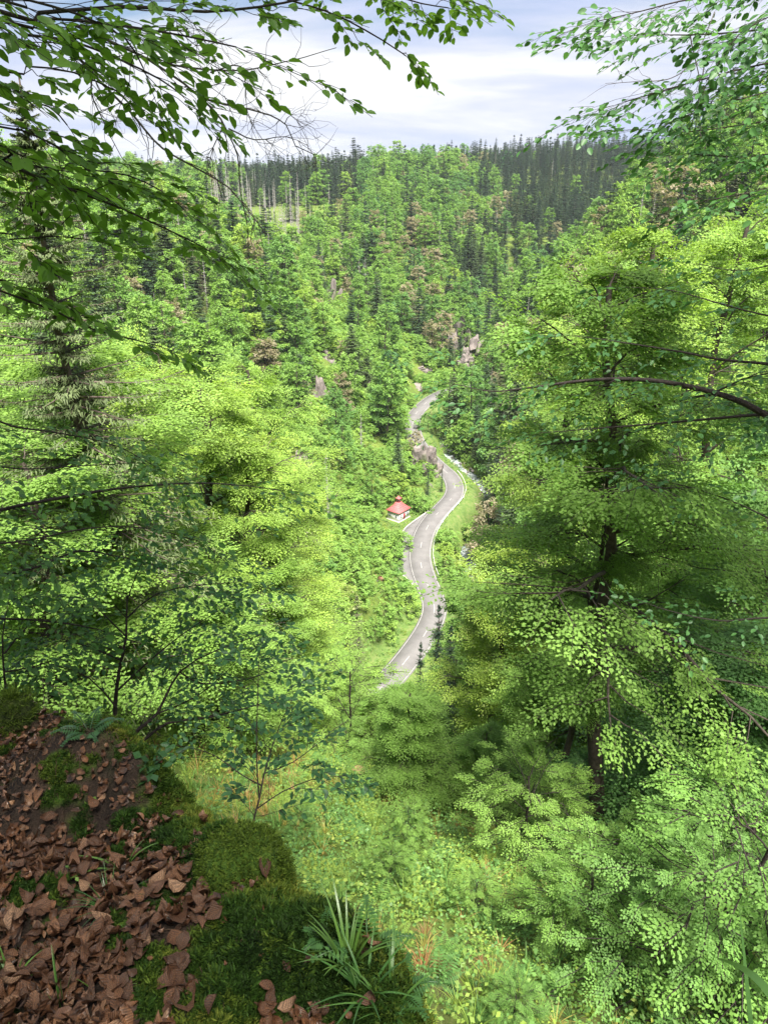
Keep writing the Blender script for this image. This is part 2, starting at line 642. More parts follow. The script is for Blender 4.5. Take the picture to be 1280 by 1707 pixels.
nt = m.node_tree
finish(nt, ramp(nt, noise(nt, 2, 3), [(.3, (.42, .43, .44)), (.7, (.6, .6, .6))]), 0.45, 0.5)
M_steel = m
m, N, L = new_mat('pale_kerb_stone')
finish(m.node_tree, ramp(m.node_tree, noise(m.node_tree, 3, 4), [(.3, (.34, .32, .29)), (.7, (.5, .48, .44))]), 0.9, 0.2)
M_kerb = m
# stone kerb along the lay-by
V, F = ribbon(ROAD, -lw - 0.22, -lw, 0.11, lay[0], lay[-1] + 1, th=0.5)
part_of_setting('kerb', V, F, M_kerb, road)
# guard rail on the stream side
gs = np.where((pyr < 975) & (pyr > 783) & (np.arange(len(ROAD)) < 160))[0]
g0, g1 = gs[0], gs[-1]
rail_origin = ROAD[g0].copy()
gr = empty('guard_rail', rail_origin)
tag(gr, 'low galvanised guard rail following the outer edge of the valley road above the stream', 'guard rail')
V, F = ribbon(ROAD, 3.55, 3.62, 0.75, g0, g1, th=0.3)
link('rail', mesh_np('rail', V - rail_origin, [F], M_steel), gr)
Pg = ROAD[g0:g1]
Tg = unit(np.gradient(Pg[:, :2], axis=0))
pm = Geo()
pv = np.array([[x, y, z] for z in (-.5, .7) for x, y in ((-.05, -.05), (.05, -.05), (.05, .05), (-.05, .05))])
BOXF = np.array([[0, 3, 2, 1], [4, 5, 6, 7], [0, 1, 5, 4], [1, 2, 6, 5], [2, 3, 7, 6], [3, 0, 4, 7]])
pm.add(pv, BOXF)
post_me = pm.mesh('post', M_steel)
for k in range(2, len(Pg), 3):
    p = np.r_[Pg[k, :2] + np.array([Tg[k, 1], -Tg[k, 0]]) * 3.7, Pg[k, 2]] - rail_origin
    link('post', post_me, gr, p)

# ------------------------------------------------------------------ stream
m, N, L = new_mat('rushing_water')
nt = m.node_tree
f = noise(nt, 0.55, 8, dist=1.2, rough=0.7)
c = ramp(nt, f, [(.40, (.045, .055, .045)), (.52, (.16, .19, .18)), (.62, (.55, .58, .60))])
finish(nt, c, ramp(nt, f, [(.45, (.1, .1, .1)), (.6, (.7, .7, .7))]), 0.5, bump(nt, f, 0.8, 0.4))
M_water = m
rw = 2.6 + 0.9 * np.sin(np.arange(len(RIVER)) * 0.35) + 0.5 * np.sin(np.arange(len(RIVER)) * 1.1)
g = Geo()
for k, (a, b) in enumerate(((-1, -.5), (-.5, 0), (0, .5), (.5, 1))):
    V, F = ribbon(RIVER, rw * a, rw * b, 0.0)
    n2 = len(V) // 2
    V[:, 2] += wob(V[:, 0], V[:, 1], 3.0, 1) * 0.12
    g.add(V, F)
stream = tag(link('stream', g.mesh('stream', M_water, True)), kind='structure')

# ------------------------------------------------------------------ rocks
import bmesh
m, N, L = new_mat('pinkish_granite')
nt = m.node_tree
f = noise(nt, 0.5, 8, rough=0.7)
c = ramp(nt, f, [(.3, (.055, .050, .047)), (.45, (.14, .12, .112)), (.6, (.24, .205, .19)), (.72, (.11, .10, .092))])
c = mixc(nt, ramp(nt, noise(nt, 0.25, 5), [(.52, (0, 0, 0)), (.6, (1, 1, 1))]), c, (.07, .10, .03))
finish(nt, c, 0.9, 0.2, bump(nt, noise(nt, 1.6, 8, rough=0.75), 1.0, 0.5))
M_rock = m
m, N, L = new_mat('bare_red_earth')
finish(m.node_tree, ramp(m.node_tree, noise(m.node_tree, 0.9, 6), [(.3, (.16, .075, .05)), (.7, (.34, .19, .14))]), 0.95, 0.1, bump(m.node_tree, noise(m.node_tree, 3, 6), 1, 0.3))
M_earth = m


def rock_mesh(name, seed, mat, sub=3, rough=0.35, spiky=0.0):
    bm = bmesh.new()
    bmesh.ops.create_icosphere(bm, subdivisions=sub, radius=1.0)
    r2 = np.random.default_rng(seed)
    planes = unit(r2.normal(size=(13, 3)) * [1, 1, .55])
    offs = r2.uniform(0.38, 0.85, 13)
    for v in bm.verts:
        p = np.array(v.co)
        for n, o in zip(planes, offs):      # clipped by planes: blocky, faceted crag
            d = p @ n - o
            if d > 0: p = p - n * d
        p = p * (1 + rough * 0.25 * math.sin(p[0] * 7 + seed) * math.sin(p[1] * 6 + 1.3 * seed) + r2.normal() * 0.03)
        p[2] += spiky * .25 * round(2 * math.sin(p[0] * 4 + seed) * math.cos(p[1] * 4.5)) * (p[2] > -.2)
        p = p * (1 + .07 * math.sin(9 * p[2] + 3 * p[0] + seed))
        v.co = p
    me = bpy.data.meshes.new(name)
    bm.to_mesh(me)
    bm.free()
    me.materials.append(mat)
    return me


ROCKS = [rock_mesh('rock', 10 + i, M_rock, 3, 0.6, 0.2) for i in range(4)]
# outcrops: pixel of the visible centre, distance along Y, width and height in metres, how it reads
crops = [(703, 764, 240, 6.5, 11.5, 'grey and rust coloured crag standing between the road bend and the stream', 4),
         (728, 800, 236, 2.2, 3.2, 'low rock face cut beside the inner side of the second road bend', 2),
         (716, 815, 228, 2.6, 3.6, 'shrubby rock wall right at the inner edge of the road bend', 3),
         (545, 600, 300, 6, 9, 'pink cliff face high on the spur left of the road', 4),
         (532, 648, 262, 3.5, 10, 'narrow vertical pink rock rib below the cliff on the spur', 3),
         (505, 765, 200, 4.5, 5, 'reddish crag at the edge of the bright beech crowns', 3),
         (520, 890, 150, 4, 3.5, 'dark broken crag half covered by beech crowns on the left slope', 3),
         (556, 490, 400, 4, 16, 'tall pale rock needle on the upper spur', 2),
         (790, 575, 385, 7, 11, 'grey cliff beside the gully where the valley bends away', 4),
         (765, 545, 400, 7, 12, 'long pale cliff band above the gully at the valley bend', 4),
         (775, 600, 368, 5, 6, 'rubbly rock foot of the gully above the far road', 3),
         (690, 645, 335, 9, 4, 'light scree bank above the far stretch of road', 4),
         (632, 735, 268, 4.5, 6, 'bare red earth bank between trees above the chapel', 1),
         (632, 963, 158, 2.5, 2.2, 'small red rock patch in the green slope left of the lay-by', 1),
         (565, 970, 150, 2.5, 2.0, 'small brown rock step high on the slope left of the road', 1),
         (700, 612, 372, 8, 4, 'grey rock band among shrubs above the far road', 3),
         (610, 640, 300, 3, 8, 'small shaded crag amid trees right of the pink rib', 2)]
ROCKSPOT = []
for i, (px, py, Y, w, h, lab, nrk) in enumerate(crops):
    p = at_y(px, py, Y)
    gz = float(hfast(p[0], p[1]))
    o = empty('rock_outcrop', (p[0], p[1], p[2] - h * 0.5))
    tag(o, lab, 'rock')
    me = ROCKS[i % 4]
    w *= 1.45
    if 'earth' in lab or 'red rock patch' in lab or 'scree patch' in lab:
        me = ROCKS[i % 4].copy(); me.materials.clear(); me.materials.append(M_earth)
    link('boulder', me, o, (0, 0, h * 0.35), (0, 0, i), (w * 0.55, w * 0.45, h * 0.65))
    for k in range(nrk * 3):
        a = random.uniform(0, 6.28)
        q = random.uniform(0.16, 0.45)
        link('boulder', me if k % 2 else ROCKS[(i + k) % 4], o, (math.cos(a) * w * 0.5, math.sin(a) * w * 0.4 - w * 0.15, h * random.uniform(-0.25, 0.55)), (random.gauss(0, .3), random.gauss(0, .3), a), (w * q * .8, w * q * .8, h * q * 1.2))
    # stem of rock into the hillside so that nothing floats
    if p[2] - h * 0.3 > gz:
        link('boulder', me, o, (0, w * 0.2, (gz - p[2]) * 0.5), (0, 0, 1 + i), (w * 0.65, w * 0.7, (p[2] - gz) * 0.9 + 1))
    ROCKSPOT.append((px, py, max(7, w * 0.35 * FPX / (Y * 1.08)), Y))
# boulders lying in the stream, far too small to tell apart
g = Geo()
rv = np.array([v.co for v in ROCKS[0].vertices]); rf = np.array([list(f.vertices) for f in ROCKS[0].polygons])
bm = bmesh.new(); bmesh.ops.create_icosphere(bm, subdivisions=1, radius=1)
rv = np.array([v.co for v in bm.verts]); rf = np.array([[v.index for v in f.verts] for f in bm.faces]); bm.free()
for k in range(420):
    i = random.randrange(20, len(RIVER) - 5)
    o = random.uniform(-4.2, 4.2)
    q = random.uniform(0.2, 0.75)
    g.add((rv + rng.normal(size=rv.shape) * 0.12) * [q, q * 1.2, q * .7] + RIVER[i] + [o, random.uniform(-1, 1), 0.1 + abs(o) * 0.05], rf)
tag(link('stream_stones', g.mesh('stream_stones', M_rock)), 'grey boulders strewn through the white water of the stream', 'stones', kind='stuff')

# ------------------------------------------------------------------ chapel
def simple(name, c, rough=0.7, spec=0.3, var=0.12, sc=3.0, bmp=0.0):
    m, N, L = new_mat(name)
    nt = m.node_tree
    f = noise(nt, sc, 5)
    a = tuple(v * (1 - var) for v in c); b = tuple(min(1, v * (1 + var)) for v in c)
    finish(nt, ramp(nt, f, [(.3, a), (.7, b)]), rough, spec, bump(nt, noise(nt, sc * 6, 4), bmp, 0.03) if bmp else None)
    return m


M_white = simple('white_render', (.72, .72, .74), 0.8, 0.2, 0.06)
M_redroof = simple('red_roof_tiles', (.34, .085, .085), 0.6, 0.3, 0.2)
M_redwood = simple('dark_red_boards', (.25, .04, .05), 0.7)
M_glass = simple('dark_window_glass', (.16, .18, .21), 0.1, 0.6)
M_frame = simple('grey_window_frame', (.35, .36, .38), 0.6)


def box(cx, cy, cz, sx, sy, sz):
    v = np.array([[x, y, z] for z in (-.5, .5) for x, y in ((-.5, -.5), (.5, -.5), (.5, .5), (-.5, .5))])
    return v * [sx, sy, sz] + [cx, cy, cz], BOXF


def one(name, V, F, mat, parent, **k):
    g = Geo(); g.add(V, F)
    return link(name, g.mesh(name, mat), parent, **k)


ch = empty('chapel', (CHAPEL[0], CHAPEL[1], -95.2), R(52))
tag(ch, 'tiny white roadside chapel with a flared red hipped roof and red ridge turret', 'chapel')
V, F = box(0, 0, 1.45, 5.4, 4.4, 3.2); wall_o = one('wall', V, F, M_white, ch)
def frustum(levels, cx=0, cy=0):
    Vs = []
    for z, hx, hy in levels:
        Vs += [[cx - hx, cy - hy, z], [cx + hx, cy - hy, z], [cx + hx, cy + hy, z], [cx - hx, cy + hy, z]]
    Fs = [[0, 3, 2, 1]]
    n = len(levels)
    for i in range(n - 1):
        for j in range(4):
            k = (j + 1) % 4
            Fs.append([i * 4 + j, i * 4 + k, i * 4 + 4 + k, i * 4 + 4 + j])
    Fs.append([n * 4 - 4, n * 4 - 3, n * 4 - 2, n * 4 - 1])
    return np.array(Vs, float), np.array(Fs)
V, F = frustum([(3.00, 3.1, 2.6), (3.10, 3.1, 2.6), (3.6, 2.4, 1.9), (4.6, 1.4, 1.0), (5.4, 0.75, 0.65)]); roof = one('roof', V, F, M_redroof, ch)
# courses of tiles
for z, hx, hy in ((3.3, 2.84, 2.34), (3.6, 2.42, 1.92), (4.1, 1.92, 1.47), (4.6, 1.42, 1.02), (5.0, 1.09, .85)):
    V, F = frustum([(z - 0.03, hx + .02, hy + .02), (z + 0.03, hx, hy)]); one('tile_course', V, F, M_redroof, roof)
V, F = box(0, 0, 5.9, 1.15, 1.15, 1.3); tur = one('turret', V, F, M_redwood, ch)
for sx, sy, w, d in ((0, -.585, .5, .03), (0, .585, .5, .03), (-.585, 0, .03, .5), (.585, 0, .03, .5)):
    V, F = box(sx, sy, 6.0, w, d, .6); one('louvre', V, F, M_glass, tur)
V, F = frustum([(6.55, .8, .8), (6.62, .8, .8), (6.95, .35, .35), (7.4, .04, .04)]); one('turret_roof', V, F, M_redroof, ch)
for y in (-1.3, 1.3):
    for sx in (-1, 1):
        V, F = box(sx * 2.705, y * 0.85, 1.6, .06, .62, .95); w = one('window', V, F, M_frame, ch)
        V, F = box(sx * 2.74, y * 0.85, 1.6, .03, .48, .8); one('pane', V, F, M_glass, w)
for x in (-1.5, 1.5):
    for sy in (-1, 1):
        V, F = box(x, sy * 2.205, 1.6, .6, .06, .95); w = one('window', V, F, M_frame, ch)
        V, F = box(x, sy * 2.24, 1.6, .46, .03, .8); one('pane', V, F, M_glass, w)
V, F = box(0, -2.205, 1.1, 1.0, .07, 2.1); dr = one('door', V, F, M_redwood, ch)
V, F = box(0, 0, -.1, 6.0, 5.0, .5); one('plinth', V, F, M_kerb, ch)

# ------------------------------------------------------------------ plant generators
def spray(nside, per, seed, droop=0.16, width=0.55, jit=0.3):
    """a flat beech spray of unit length along +X: leaf anchors, directions, normals; and its twig lines"""
    r2 = np.random.default_rng(seed)
    P, D, U, tw = [], [], [], []
    axes = [(np.zeros(3), np.array([1.0, 0, 0]), 1.0, max(4, int(per * 1.3)))]
    for i in range(nside):
        t = 0.10 + 0.8 * (i + r2.random() * 0.5) / nside
        s = 1 if i % 2 else -1
        a = s * r2.uniform(0.65, 0.95)
        ln = width * (1 - t * 0.75) * r2.uniform(0.8, 1.15)
        axes.append((np.array([t, 0, 0]), np.array([math.cos(a), math.sin(a), 0]), ln, max(2, int(per * ln / width))))
    for o, d, ln, n in axes:
        ts = (np.arange(n) + 0.5) / n
        tw.append((o, o + d * ln))
        for j, t in enumerate(ts):
            s = 1 if j % 2 else -1
            a = math.atan2(d[1], d[0]) + s * r2.uniform(0.35, 0.9)
            if j == n - 1: a = math.atan2(d[1], d[0])
            P.append(o + d * ln * t + r2.normal(size=3) * [.008, .008, .02])
            D.append([math.cos(a), math.sin(a), r2.normal() * jit * 0.5 - 0.12])
            U.append([r2.normal() * jit, r2.normal() * jit, 1])
    P, D, U = map(lambda a: np.array(a, float), (P, D, U))
    P[:, 2] -= droop * (P[:, 0] ** 2 + 0.6 * P[:, 1] ** 2)
    tw = [np.array([a + (b - a) * q for q in (0, .5, 1)]) for a, b in tw]
    for T in tw: T[:, 2] -= droop * (T[:, 0] ** 2 + 0.6 * T[:, 1] ** 2)
    return P, D, U, tw


def frames(d, tilt=0.0):
    d = unit(d)
    up = np.array([0, 0, 1.0]) + rng.normal(size=d.shape) * tilt
    s = unit(np.cross(up, d))
    u = np.cross(d, s)
    return np.stack([d, s, u], -1)       # columns = local axes


def place_sprays(g, sprays, pos, dirs, size, leaf_l, leaf_w, tpl, tilt=0.15, twigs=True, tw_r=0.004, mi=(0, 1), tintk=None):
    FR = frames(dirs, tilt)
    which = rng.integers(0, len(sprays), len(pos))
    for k, (P, D, U, tw) in enumerate(sprays):
        ii = np.where(which == k)[0]
        if not len(ii): continue
        M_ = FR[ii]; sz = size[ii]
        PP = pos[ii][:, None] + np.einsum('nij,mj->nmi', M_, P) * sz[:, None, None]
        DD = np.einsum('nij,mj->nmi', M_, D); UU = np.einsum('nij,mj->nmi', M_, U)
        m_ = PP.shape[0] * PP.shape[1]
        lsc = rng.uniform(.75, 1.2, m_)
        base = np.repeat(rng.random(len(ii)) * 0.5, P.shape[0]) + rng.random(m_) * 0.5
        V, F, T = leaves(PP.reshape(-1, 3), DD.reshape(-1, 3), UU.reshape(-1, 3), leaf_l * lsc, leaf_w * lsc, tpl, base)
        g.add(V, F, T, mi[1])
        if twigs:
            for i, Mi, s_ in zip(ii, M_, sz):
                for q, T3 in enumerate(tw):
                    if q and twigs == 1: break
                    W = pos[i] + (T3 @ Mi.T) * s_
                    V, F = tube(W, [tw_r, tw_r * .7, tw_r * .4], 3)
                    g.add(V, F, 0.5, mi[0])


def broadleaf(seed, H, Rc, cb, nprim, ksub, sprays, leaf_l, leaf_w, tpl=LEAF_DIAMOND, trunk_r=None, spray_size=(1.3, 2.2), extra=1, lean=0.0, twigs=1, gap=0.0, shape=0.6, tube_sub=True, sides=7):
    """returns (wood Geo, leaf Geo); wood material slot 0, leaves in their own Geo"""
    r2 = np.random.default_rng(seed)
    wood, lv = Geo(), Geo()
    tr = trunk_r or H * 0.016
    zs = np.linspace(-1.0, H * 0.97, 12)
    wx = np.cumsum(r2.normal(size=12)) * H * 0.008 + lean * zs / H
    wy = np.cumsum(r2.normal(size=12)) * H * 0.008
    TP = np.c_[wx, wy, zs]
    V, F = tube(TP, tr * (1.15 - zs / H) ** 0.8 + 0.01, sides + 1)
    wood.add(V, F)
    pos, dirs, size = [], [], []
    for i in range(nprim):
        t = (i + r2.random()) / nprim
        z = H * (cb + (0.97 - cb) * t)
        o = np.array([np.interp(z, zs, wx), np.interp(z, zs, wy), z])
        az = i * 2.39996 + r2.normal() * 0.35
        prof = (1 - t) ** shape * (0.55 + 0.45 * math.sin(min(1, t * 3 + 0.35) * math.pi / 2))
        ln = Rc * max(0.16, prof) * r2.uniform(0.5, 1.2)
        if r2.random() < gap: ln *= 0.55
        el = math.radians(10 + 52 * t + r2.normal() * 15)
        if r2.random() < .22: ln *= r2.uniform(1.05, 1.3)
        h = np.array([math.cos(az), math.sin(az), 0])
        q = np.linspace(0, 1, 6)[:, None]
        PP = o + h * ln * q * math.cos(el * 0.6) + np.array([0, 0, 1]) * ln * (math.sin(el) * q - 0.22 * q ** 2) + np.cumsum(r2.normal(size=(6, 3)), 0) * ln * 0.022
        br = tr * (1.1 - t * .8) * 0.32
        V, F = tube(PP, br * (1 - 0.85 * q[:, 0]) + 0.006, max(4, sides - 2))
        wood.add(V, F)
        for k in range(ksub):
            s = 0.22 + 0.75 * (k + r2.random() * .6) / ksub
            p = np.array([np.interp(s, q[:, 0], PP[:, c]) for c in range(3)])
            sg = 1 if k % 2 else -1
            a = az + sg * r2.uniform(0.4, 1.1)
            sl = ln * (0.5 - 0.3 * s) * r2.uniform(.7, 1.2) + 0.3
            hd = np.array([math.cos(a), math.sin(a), r2.normal() * 0.12 + 0.12 * (t - .2)])
            e = p + hd * sl
            mid = (p + e) / 2 + r2.normal(size=3) * sl * .06
            if tube_sub:
                V, F = tube(np.array([p, mid, e]), [br * .4, br * .25, .006], 3)
                wood.add(V, F)
            for x_ in range(extra):
                f = 1.0 if x_ == 0 else r2.uniform(.1, .85)
                pos.append(p + (e - p) * f)
                aa = a + (r2.normal() * 0.3 if x_ == 0 else sg * r2.uniform(-.9, .9))
                dirs.append([math.cos(aa), math.sin(aa), r2.normal() * 0.14 - 0.05])
                size.append(r2.uniform(*spray_size) * (0.7 + 0.3 * prof))
        pos.append(PP[-1]); dirs.append([math.cos(az), math.sin(az), 0.0 if t < .8 else .6]); size.append(r2.uniform(*spray_size))
    pos, dirs, size = map(lambda a: np.array(a, float), (pos, dirs, size))
    place_sprays(lv, sprays, pos, dirs, size, leaf_l, leaf_w, tpl, 0.34, False)
    if twigs:
        FR = frames(dirs, .1)
        for p, d, s_ in zip(pos, dirs, size):
            dd = unit(d)
            W = np.array([p, p + dd * s_ * .5 - [0, 0, .04 * s_], p + dd * s_ - [0, 0, .16 * s_]])
            V, F = tube(W, [.008, .006, .003], 3)
            wood.add(V, F)
    return wood, lv


def conifer(seed, H, Rb, cb, nwh, per, needles, nl, nw, droop=0.35, tpl=LEAF_NEEDLE, irregular=0.2, trunk_r=None, hang=0.25, jit=0.0):
    r2 = np.random.default_rng(seed)
    wood, lv = Geo(), Geo()
    tr = trunk_r or H * 0.012
    zs = np.linspace(-1, H, 8)
    V, F = tube(np.c_[r2.normal(size=8) * H * .002, r2.normal(size=8) * H * .002, zs], tr * (1.02 - np.clip(zs, 0, H) / H) + 0.012, 7)
    wood.add(V, F)
    P, D, U, Ls = [], [], [], []
    for i in range(nwh):
        t = (i + r2.random() * .5) / nwh
        z = H * (cb + (0.99 - cb) * t)
        for j in range(per):
            az = j * 6.283 / per + r2.random() * .6 + i * 0.7
            ln = Rb * (1 - t) ** 0.85 * r2.uniform(1 - irregular * 1.6, 1 + irregular) + 0.15 * H / 20
            h = np.array([math.cos(az), math.sin(az), 0])
            sd = np.array([-h[1], h[0], 0])
            q = np.linspace(0, 1, 4)[:, None]
            z += r2.normal() * H * .006
            dr = droop * r2.uniform(.55, 1.5)
            rise = 0.35 * t
            B = np.array([0, 0, z]) + h * ln * q + np.array([0, 0, 1]) * ln * ((rise) * q - dr * (1 - t * .6) * q ** 1.3 + 0.12 * q ** 4)
            V, F = tube(B[[0, 2, 3]], [tr * .16 + .006, .012, .004], 3)
            wood.add(V, F)
            for n_ in range(needles):
                s = (n_ + .6) / needles
                p = np.array([np.interp(s, q[:, 0], B[:, c]) for c in range(3)])
                sg = 1 if n_ % 2 else -1
                w_ = nl * (1.1 - 0.65 * s) * r2.uniform(.8, 1.2) * (0.35 + .65 * ln / Rb)
                P.append(p + r2.normal(size=3) * jit * ln * [.03, .03, .02] + sd * sg * jit * ln * .22 * r2.random() * (1.1 - s)); D.append(h * (.55 + s * .5) + sd * sg * (1 - .5 * s) - [0, 0, hang * r2.uniform(.5, 1.5)] + r2.normal(size=3) * jit * .5); U.append([r2.normal() * .25, r2.normal() * .25, 1]); Ls.append(w_)
    P, D, U, Ls = map(lambda a: np.array(a, float), (P, D, U, Ls))
    V, F, T = leaves(P, D, U, Ls, nw * (.6 + .4 * Ls / nl), tpl)
    lv.add(V, F, T)
    return wood, lv


# shared spray templates
SPR_FINE = [spray(10, 10, s) for s in range(5)]
SPR_MID = [spray(6, 5, 20 + s, jit=.4) for s in range(4)]
SPR_FAR = [spray(4, 3, 40 + s, jit=.55, droop=.3) for s in range(4)]


class Kind:
    """meshes of one growth form: trunk mesh, crown mesh, one joined mesh for mass planting, nominal height and crown radius"""
    def __init__(s, name, wood, lv, H, Rc, mw, ml, cb=0.3):
        s.trunk = wood.mesh(name + '_trunk', mw, True)
        s.crown = lv.mesh(name + '_crown', ml)
        s.H, s.R, s.cb = H, Rc, cb
        g = Geo(); g.V, g.F, g.T, g.n = wood.V + lv.V, list(wood.F), wood.T + lv.T, wood.n + lv.n
        g.M = [0] * len(wood.F) + [1] * len(lv.F)
        g.F += [f + wood.n for f in lv.F]
        s.joined_geo, s.name, s.mats = g, name, [mw, ml]
        s._j = None

    def joined(s):
        if s._j is None:
            s._j = bpy.data.objects.new(s.name + '_form', s.joined_geo.mesh(s.name, s.mats))
        return s._j


def plant(kind, name, loc, H, rz, tone, label, cat, group=None, wide=1.0, trunk='trunk', crown='crown', rot=None):
    o = empty(name, loc, rz)
    tag(o, label, cat, group)
    s = H / kind.H
    link(trunk, kind.trunk, o, scale=(s * wide, s * wide, s))
    c = link(crown, kind.crown, o, scale=(s * wide, s * wide, s))
    c['tone'] = float(tone)
    o.empty_display_size = 0.5
    if rot: o.rotation_euler = (rot[0], rot[1], rz)
    return o


# forest-size forms
FB = []
for s, (H, Rc, cb, npm, shp) in enumerate([(20, 5.6, .22, 26, .55), (18, 5.0, .15, 24, .5), (21, 4.4, .3, 26, .7), (17, 5.4, .12, 24, .42), (22, 4.8, .25, 28, .62)]):
    w, l = broadleaf(100 + s, H, Rc, cb, npm, 7, SPR_FAR, 0.62, 0.42, trunk_r=.28, spray_size=(1.3, 2.4), extra=1, twigs=0, tube_sub=False, sides=5, shape=shp, gap=.2)
    FB.append(Kind('broadleaf', w, l, H, Rc, M_bark, M_broad, cb))
FS = []
for s, (H, Rb) in enumerate([(24, 3.6), (22, 3.0), (20, 3.9)]):
    w, l = conifer(200 + s, H, Rb, .12, 26, 8, 7, 1.25, .42, droop=.4)
    FS.append(Kind('spruce', w, l, H, Rb, M_sprucebark, M_conifer, .12))
FD = []
for s in range(3):
    H = 20
    w, l = conifer(300 + s, H, 1.9, .2, 22, 4, 2 if s else 5, .7, .05, droop=.3, irregular=.5, trunk_r=.30)
    wd = Geo(); wd.V, wd.F, wd.T, wd.M, wd.n = w.V, w.F, w.T, w.M, w.n
    FD.append(Kind('dead_spruce', wd, l, H, 1.6, M_greybark, M_greybark, .1))
FU = []
for s in range(3):
    w, l = broadleaf(400 + s, 4.0, 2.6, .05, 12, 5, SPR_FAR, .42, .3, trunk_r=.06, spray_size=(.8, 1.4), extra=1, twigs=0, tube_sub=False, sides=4, shape=.35)
    FU.append(Kind('bush', w, l, 4.0, 2.6, M_bark, M_broad, .05))

# ------------------------------------------------------------------ the forest: candidates
def scatter(name, protos, pts, rz, sc, tone, which, label, cat, kind='stuff'):
    me = bpy.data.meshes.new(name + '_points')
    n = len(pts)
    me.vertices.add(n)
    me.vertices.foreach_set('co', np.asarray(pts, np.float32).ravel())
    for nm, typ, key, arr in (('rz', 'FLOAT', 'value', rz), ('tone', 'FLOAT', 'value', tone), ('which', 'INT', 'value', which)):
        a = me.attributes.new(nm, typ, 'POINT'); a.data.foreach_set(key, np.asarray(arr, np.int32 if typ == 'INT' else np.float32))
    a = me.attributes.new('sc', 'FLOAT_VECTOR', 'POINT'); a.data.foreach_set('vector', np.asarray(sc, np.float32).ravel())
    me.update()
    o = link(name, me)
    tag(o, label, cat, kind=kind)
    ng = bpy.data.node_groups.new(name + '_nodes', 'GeometryNodeTree')
    ng.interface.new_socket('Geometry', in_out='INPUT', socket_type='NodeSocketGeometry')
    ng.interface.new_socket('Geometry', in_out='OUTPUT', socket_type='NodeSocketGeometry')
    nn, ll = ng.nodes, ng.links
    gi_, go_ = nn.new('NodeGroupInput'), nn.new('NodeGroupOutput')
    iop = nn.new('GeometryNodeInstanceOnPoints')
    jn = nn.new('GeometryNodeJoinGeometry')
    for p in reversed(protos):      # the join lists its last link first
        oi = nn.new('GeometryNodeObjectInfo')
        oi.inputs['Object'].default_value = p
        oi.inputs['As Instance'].default_value = True
        ll.new(oi.outputs['Geometry'], jn.inputs[0])

    def na(nm, typ):
        a = nn.new('GeometryNodeInputNamedAttribute'); a.data_type = typ; a.inputs['Name'].default_value = nm
        return a.outputs['Attribute']
    ll.new(gi_.outputs[0], iop.inputs['Points'])
    ll.new(jn.outputs[0], iop.inputs['Instance'])
    iop.inputs['Pick Instance'].default_value = True
    ll.new(na('which', 'INT'), iop.inputs['Instance Index'])
    cx = nn.new('ShaderNodeCombineXYZ')
    ll.new(na('rz', 'FLOAT'), cx.inputs[2])
    ll.new(cx.outputs[0], iop.inputs['Rotation'])
    ll.new(na('sc', 'FLOAT_VECTOR'), iop.inputs['Scale'])
    ll.new(iop.outputs[0], go_.inputs[0])
    md = o.modifiers.new('scatter', 'NODES')
    md.node_group = ng
    return o


# things that trees nearer to the camera must not hide: pixel, pixel radius, distance Y
guard = []
for i in range(0, len(ROAD), 3):
    if 660 < pyr[i] < 712 or 786 < pyr[i] < 1150:
        guard.append((pxr[i], pyr[i], 4 if pyr[i] < 720 else 7 if pyr[i] < 850 else 13, ROAD[i, 1]))
for i in range(0, len(RIVER), 3):
    x_, y_, _ = project(RIVER[i])
    if 738 < y_ < 815 or 872 < y_ < 905: guard.append((float(x_), float(y_), 9, RIVER[i, 1]))
guard += [(678, 915, 9, 178), (676, 930, 9, 175), (682, 945, 8, 172), (690, 880, 8, 185), (735, 925, 6, 172), (736, 900, 6, 180)]
guard.append((664, 852, 27, CHAPEL[1])); guard.append((684, 872, 14, CHAPEL[1] - 3)); guard.append((648, 872, 10, CHAPEL[1] - 3))
guard += [(a, b, c_ * 1.15, d) for a, b, c_, d in ROCKSPOT]
guard = np.array(guard, float)

cand = []
def grid_pts(y0, y1, s0, s1):
    y = y0
    while y < y1:
        f = (y - y0) / (y1 - y0)
        s = s0 + (s1 - s0) * f
        half = 0.66 * y + 25
        n = int(2 * half / s)
        xs = -half + (np.arange(n) + rng.random(n)) * s
        yy = y + rng.random(n) * s
        cand.append(np.c_[xs, yy])
        y += s
grid_pts(58, 300, 5.6, 6.2)
grid_pts(300, 760, 7.2, 9.0)
grid_pts(760, 2200, 8.6, 22)
n_main = sum(len(c) for c in cand)
# extra bushes thickening the steep slopes round the road and the chapel
yb = 100.0
while yb < 400:
    xb = np.arange(-48, 60, 3.6)
    cand.append(np.c_[xb + rng.normal(size=len(xb)), yb + rng.normal(size=len(xb))]); yb += 3.4
C = np.concatenate(cand)
cx_, cy_ = C[:, 0], C[:, 1]
cz_ = hfast(cx_, cy_)
n = len(C)
u1 = rng.random(n)
patch = wob(cx_, cy_, 130, 0)
patch2 = wob(cx_, cy_, 38, 2)
farridge = ss(540, 640, cy_) * ss(60, 140, cx_) + ss(660, 690, cy_) * (cx_ < -20) * (cx_ > -150)
spr_p = 0.15 + 0.22 * ss(0.2, .7, patch) + 0.78 * np.clip(farridge, 0, 1) + 0.35 * ((cx_ > 22) & (cx_ < 75) & (cy_ > 150) & (cy_ < 260)) + .2 * ((cx_ > 60) & (cy_ > 430) & (cy_ < 650))
spr_p = np.where(cy_ > 900, np.maximum(spr_p, .8), spr_p)
snagz = (cx_ > -.215 * cy_) & (cx_ < -.105 * cy_) & (cy_ > 440) & (cy_ < 650)
dead_p = 0.045 + 0.22 * ((cy_ > 400) & (cy_ < 660) & (cx_ < 130) & (patch2 > .05)) + .6 * snagz
